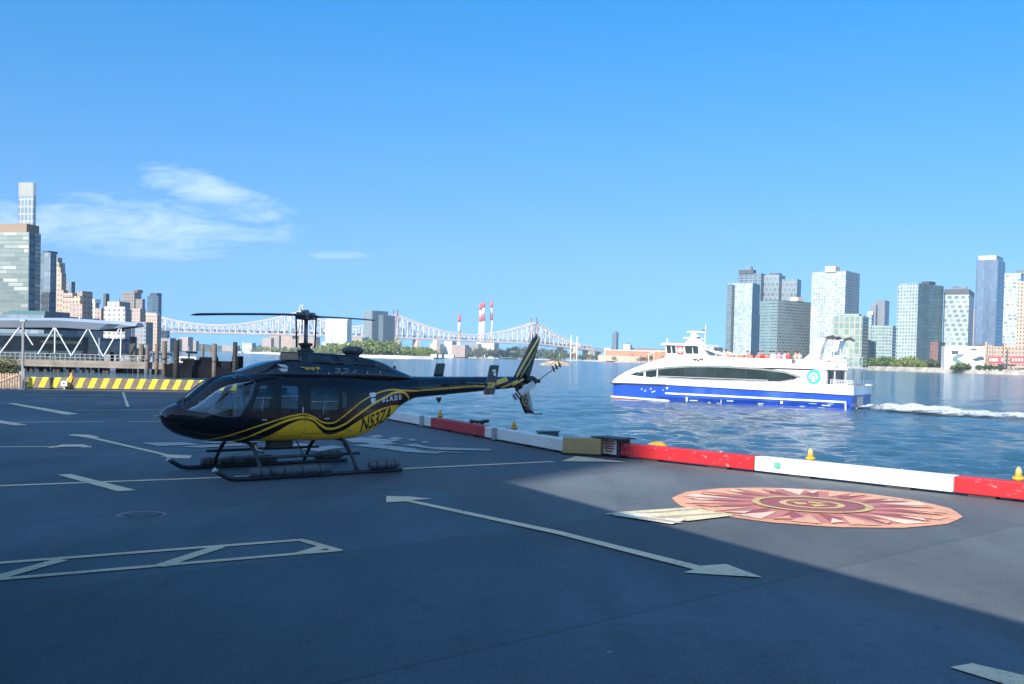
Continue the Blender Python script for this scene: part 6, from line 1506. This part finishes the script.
# ================================================================== FERRY PIER AT THE LEFT
Yp = 170
def pz(py, px, Y=Yp): return at(px, py, Y).z
def px_x(px, Y=Yp-3.4): return ray(px, hor(px)).x*Y
pier = thing('pier', 'ferry pier with a long blue white canopy on slanted white struts over dark piles', 'pier', (px_x(60), Yp, 0)); ox = px_x(60)
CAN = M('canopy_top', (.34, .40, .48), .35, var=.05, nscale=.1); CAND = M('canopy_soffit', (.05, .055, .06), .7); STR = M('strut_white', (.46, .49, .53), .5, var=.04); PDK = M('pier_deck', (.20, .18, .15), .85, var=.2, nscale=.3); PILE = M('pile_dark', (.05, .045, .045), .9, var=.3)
xl, xr = px_x(-30)-ox, px_x(133)-ox
rg = []
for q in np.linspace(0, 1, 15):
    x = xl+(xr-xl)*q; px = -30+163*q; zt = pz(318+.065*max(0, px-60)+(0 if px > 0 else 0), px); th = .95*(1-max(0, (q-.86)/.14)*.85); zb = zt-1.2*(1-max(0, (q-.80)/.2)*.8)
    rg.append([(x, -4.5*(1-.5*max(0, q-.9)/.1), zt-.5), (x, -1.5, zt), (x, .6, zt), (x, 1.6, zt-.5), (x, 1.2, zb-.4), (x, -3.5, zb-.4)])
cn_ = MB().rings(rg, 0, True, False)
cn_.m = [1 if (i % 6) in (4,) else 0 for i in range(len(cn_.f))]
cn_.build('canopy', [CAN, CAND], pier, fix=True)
MB().box(((xl+px_x(112)-ox)/2, 0, (pz(324.5, 40)+pz(329.5, 40))/2), (px_x(112)-ox-xl, 4, .85)).build('canopy_beam', CAND, pier)
dz_ = pz(360, 60)
MB().box(((xl+px_x(178)-ox)/2, 1, dz_-.25), (px_x(178)-ox-xl, 9, .55)).build('deck', PDK, pier)
MB().box(((xl+px_x(178)-ox)/2, -3.3, dz_-.8), (px_x(178)-ox-xl, .5, .5)).build('edge_beam', PDK, pier)
for a, b_ in (((0, 353), (20.5, 326)), ((20.5, 326), (33, 345)), ((38, 354), (54.5, 327)), ((54.5, 327), (71.5, 355.5)), ((71.5, 355.5), (88, 328)), ((88, 328), (103.5, 356.5)), ((103.5, 356.5), (119, 329)), ((54.8, 327), (54.8, 353)), ((121, 329), (120.5, 358))):
    MB().bar((px_x(a[0])-ox, -3.4, pz(a[1], a[0])), (px_x(b_[0])-ox, -3.4, pz(b_[1], b_[0])), .17).build('strut', STR, pier)
pl_ = [5, 12, 24, 30, 36, 44, 53, 57, 66, 72, 80, 86, 92, 103, 106, 121, 126, 131, 150, 154, 159]
for px in pl_:
    for y in ((-2.6, 3) if px < 110 else (-1.5,)):
        MB().lathe((px_x(px)-ox, y, 0), [(.36, -3), (.36, dz_-.4)], 10).build('pile', PILE, pier)
MB().box((px_x(30)-ox, 3.5, (dz_+pz(336, 30))/2), (px_x(72)-px_x(-20), 4, pz(336, 30)-dz_)).build('waiting_room', M('waiting_room_glass', (.03, .055, .07), .25, var=.4, nscale=.3), pier)
MB().box((px_x(48)-ox, 1.6, dz_+2.9), (px_x(66)-px_x(24), .3, .5)).build('fascia', M('fascia_green', (.22, .27, .20), .6), pier)
rb = MB()
for k in range(40):
    px = -20+k*5; x = px_x(px)-ox; rb.bar((x, -3.3, dz_), (x, -3.3, dz_+1.05), .07)
for z in (.5, 1.05): rb.bar((xl, -3.3, dz_+z), (px_x(178)-ox, -3.3, dz_+z), .06)
rb.build('railing', FGR, pier)
for px, w_, h_ in ((128, 1.2, 2.2), (136, 1.7, 1.3), (96, 1.6, 1.5), (100, 1.0, 2.6), (112, 1.5, 1.4)):
    MB().box((px_x(px)-ox, 2.5, dz_+h_/2), (w_, .8, h_)).build('kiosk', M('kiosk_grey', (.2, .22, .24), .6, var=.3, nscale=.8), pier)
MB().box((px_x(125.5)-ox, 0, dz_+2.0), (.9, .7, 4.2)).build('ticket_tower', FDK, pier)
# people-sized bright specks on the pier deck are baggage carts and bins
# pilings
WOODP = M('piling_wood', (.125, .10, .08), .9, var=.25, nscale=1.5); WOODD = M('piling_dark', (.025, .023, .022), .9, var=.3, nscale=1.5)
for i, (px, top, bot, wpx, Y, mt, lb) in enumerate(((141.5, 344, 371, 5, 168, WOODP, 'broad tan timber piling at the end of the pier, leftmost of the tan ones'), (147.5, 345, 371, 3.5, 166, WOODP, 'thin tan timber piling second from the pier end'), (157, 343.5, 371, 3.4, 164, WOODP, 'slim tan timber piling between the broad tan one and the barge'),
        (164.5, 341, 375, 4.6, 156, WOODP, 'thick tan piling touching the left end of the dark barge'), (176.5, 340, 378, 5.4, 147, WOODD, 'thick dark piling in front of the left end of the barge'), (203, 344, 362, 2.6, 156, WOODP, 'thin tan piling rising behind the barge, left'), (214.6, 343.5, 372, 4.4, 150, WOODP, 'tan piling rising behind the middle of the barge'), (235, 342, 376, 4.4, 150, WOODD, 'dark piling at the right end of the barge'))):
    x = px_x(px, Y); zt = at(px, top, Y).z; r_ = wpx*Y/F/2
    t = thing('piling', lb, 'piling', (x, Y, WATER_Z-1), 0, 'timber pilings by the pier'); L = zt-WATER_Z+1
    MB().lathe((0, 0, 0), [(r_*1.1, 0), (r_*1.05, L*.5), (r_, L-.05), (r_*.9, L)], 12).build('shaft', mt, t); MB().lathe((0, 0, L*.55), [(r_*1.16, 0), (r_*1.16, .25)], 12).build('band', FDK, t)
# dark work barge
Yb = 150; x0, x1 = px_x(166, Yb), px_x(241, Yb); bg_ = thing('barge', 'dark work barge with a black deckhouse and crane arm moored by the pilings', 'barge', (x0, Yb, WATER_Z)); Lb = x1-x0
BH = M('barge_hull', (.008, .009, .012), .95, var=.3, nscale=.5, spec=.05)
MB().xz([(0, 0), (Lb, 0), (Lb+.4, 1.5), (-.3, 1.9)], 0, 7).build('hull', BH, bg_, fix=True)
def bx(pxa, pxb, ya, yb, name, mat, y0=.4, y1=3):
    xa, xb = px_x(pxa, Yb)-x0, px_x(pxb, Yb)-x0; za, zb = at(pxa, ya, Yb).z-WATER_Z, at(pxa, yb, Yb).z-WATER_Z
    MB().box(((xa+xb)/2, (y0+y1)/2, (za+zb)/2), (xb-xa, y1-y0, abs(za-zb))).build(name, mat, bg_, bevel=.05)
bx(182, 212, 372, 359.5, 'deckhouse', BH); bx(197, 212, 366, 357, 'deckhouse_roof', BH, 1, 3.4); bx(212, 230, 370, 361, 'cargo_bin', M('bin_dark', (.012, .014, .018), .9, spec=.05), .6, 3); bx(230, 240, 374, 356, 'bow_post', BH, 1, 2); bx(171, 182, 372, 366, 'fender_box', BH)
MB().bar((px_x(215, Yb)-x0, 1, at(215, 357, Yb).z-WATER_Z), (px_x(206, Yb)-x0, 1, at(206, 349, Yb).z-WATER_Z), .35).build('crane_arm', M('crane_brown', (.16, .11, .08), .7), bg_)
MB().bar((px_x(186, Yb)-x0, 1.4, at(186, 359, Yb).z-WATER_Z), (px_x(186, Yb)-x0, 1.4, at(186, 352, Yb).z-WATER_Z), .18).bar((px_x(183, Yb)-x0, 1.4, at(186, 352, Yb).z-WATER_Z), (px_x(194, Yb)-x0, 1.4, at(186, 352.6, Yb).z-WATER_Z), .30).build('mast', BH, bg_)
# small launch behind the pilings
p = at(191, 356, 190); t = thing('launch', 'small white work launch moored beyond the dark barge', 'boat', (p.x, 190, WATER_Z)); MB().xz([(-3, 0), (3, 0), (4, 1.4), (-3.4, 1.2)], -1, 1).build('hull', WHITE, t, fix=True); MB().box((-.4, 0, 2.0), (3.2, 1.6, 1.5)).build('cabin', WHITE, t, bevel=.08); MB().box((-.4, -.82, 2.2), (2.6, .04, .6)).build('window', FGL, t); MB().bar((-.4, 0, 2.7), (-.4, 0, 4.6), .1).build('mast', FGR, t)

# manhole cover and small deck fittings
p = gp(142, 515.4); mh = thing('manhole_cover', 'round metal manhole cover set in the shaded asphalt', 'manhole cover', (p.x, p.y, .004)); MB().lathe((0, 0, 0), [(.36, 0), (.36, .006), (.33, .012), (.30, .008)], 32).build('rim', M('iron_worn', (.16, .165, .17), .5, metal=.4, var=.2), mh); MB().lathe((0, 0, 0), [(.285, 0), (.285, .009), (.2, .011)], 32).build('lid', M('iron_dark', (.07, .075, .08), .6, metal=.4, var=.2), mh)

# ================================================================== THE BUILDINGS BEHIND THE VIEWER, which shade the deck
n0 = Vector((.898, .439)).normalized(); e0 = Vector((n0.y, -n0.x)); cc = -1.5; Lsh = (8.48-cc)/(AZ.x*n0.x+AZ.y*n0.y); Ht = Lsh*math.tan(EL)
q0 = Vector((.54, 18.21))-Vector((AZ.x, AZ.y))*Lsh; q0 = q0-e0*4.5; q1 = q0+e0*70
term = thing('terminal', 'two storey heliport terminal with wide windows standing beside the deck', 'building', (q0.x, q0.y, 0))
pp = [(0, 0), tuple(q1-q0), tuple(q1-q0-n0*22), tuple(-n0*22)]
MB().prism(pp, 0, Ht-.35, 0, top=1).build('wall', [facade('terminal_front', (.42, .42, .41), [(.10, .13, .15), (.14, .17, .19)], 2.4, 3.3, .12, .22), ROOF], term)
ed = e0*.15; MB().prism([tuple(-ed+n0*.25), tuple(q1-q0+ed+n0*.25), tuple(q1-q0-n0*22+ed), tuple(-n0*22-ed)], Ht-.35, Ht, 0).build('parapet', WHITE, term)
H2 = 70.0; L2 = H2/math.tan(EL); azv = Vector((AZ.x, AZ.y)); s0 = Vector((-.53, 18.7))
A_ = np.array([[dL.x, -azv.x], [dL.y, -azv.y]]); cw0 = EB+nL*2.4; sol = np.linalg.solve(A_, np.array([s0.x-cw0.x, s0.y-cw0.y])); cC = cw0+dL*float(sol[0])
cB = EA+nL*2.4-dL*.2-nS*1.6; cr = cC-azv*L2; fB = cB-cC; fA = fB-dS*150
fp = [(0, 0), tuple(fB), tuple(fA), tuple(fA-nS*40), tuple(-azv*42-Vector((.9, 0)))]
hosp = thing('office_tower', 'tall brick office tower across the street behind the heliport', 'building', (cr.x, cr.y, 0))
MB().prism(fp, 0, H2-1, 0, top=1).build('facade', [FM['tan'], ROOF], hosp)
MB().prism(fp, H2-1, H2, 0, top=1).build('parapet', [CREAM, ROOF], hosp)

# ================================================================== AIR
hz = MB().box((0, 2450, 213), (6800, 5300, 440)).build('haze', [])
hm = bpy.data.materials.new('haze_air'); hm.use_nodes = True; t = NT(hm.node_tree); t.n.remove(t.n['Principled BSDF'])
pv = t.new('ShaderNodeVolumePrincipled'); pv.inputs['Density'].default_value = HAZE; pv.inputs['Color'].default_value = (.50, .74, .98, 1); pv.inputs['Anisotropy'].default_value = .0
t.l.new(pv.outputs[0], t.n['Material Output'].inputs['Volume']); hz.data.materials.append(hm); tag(hz, kind='stuff')
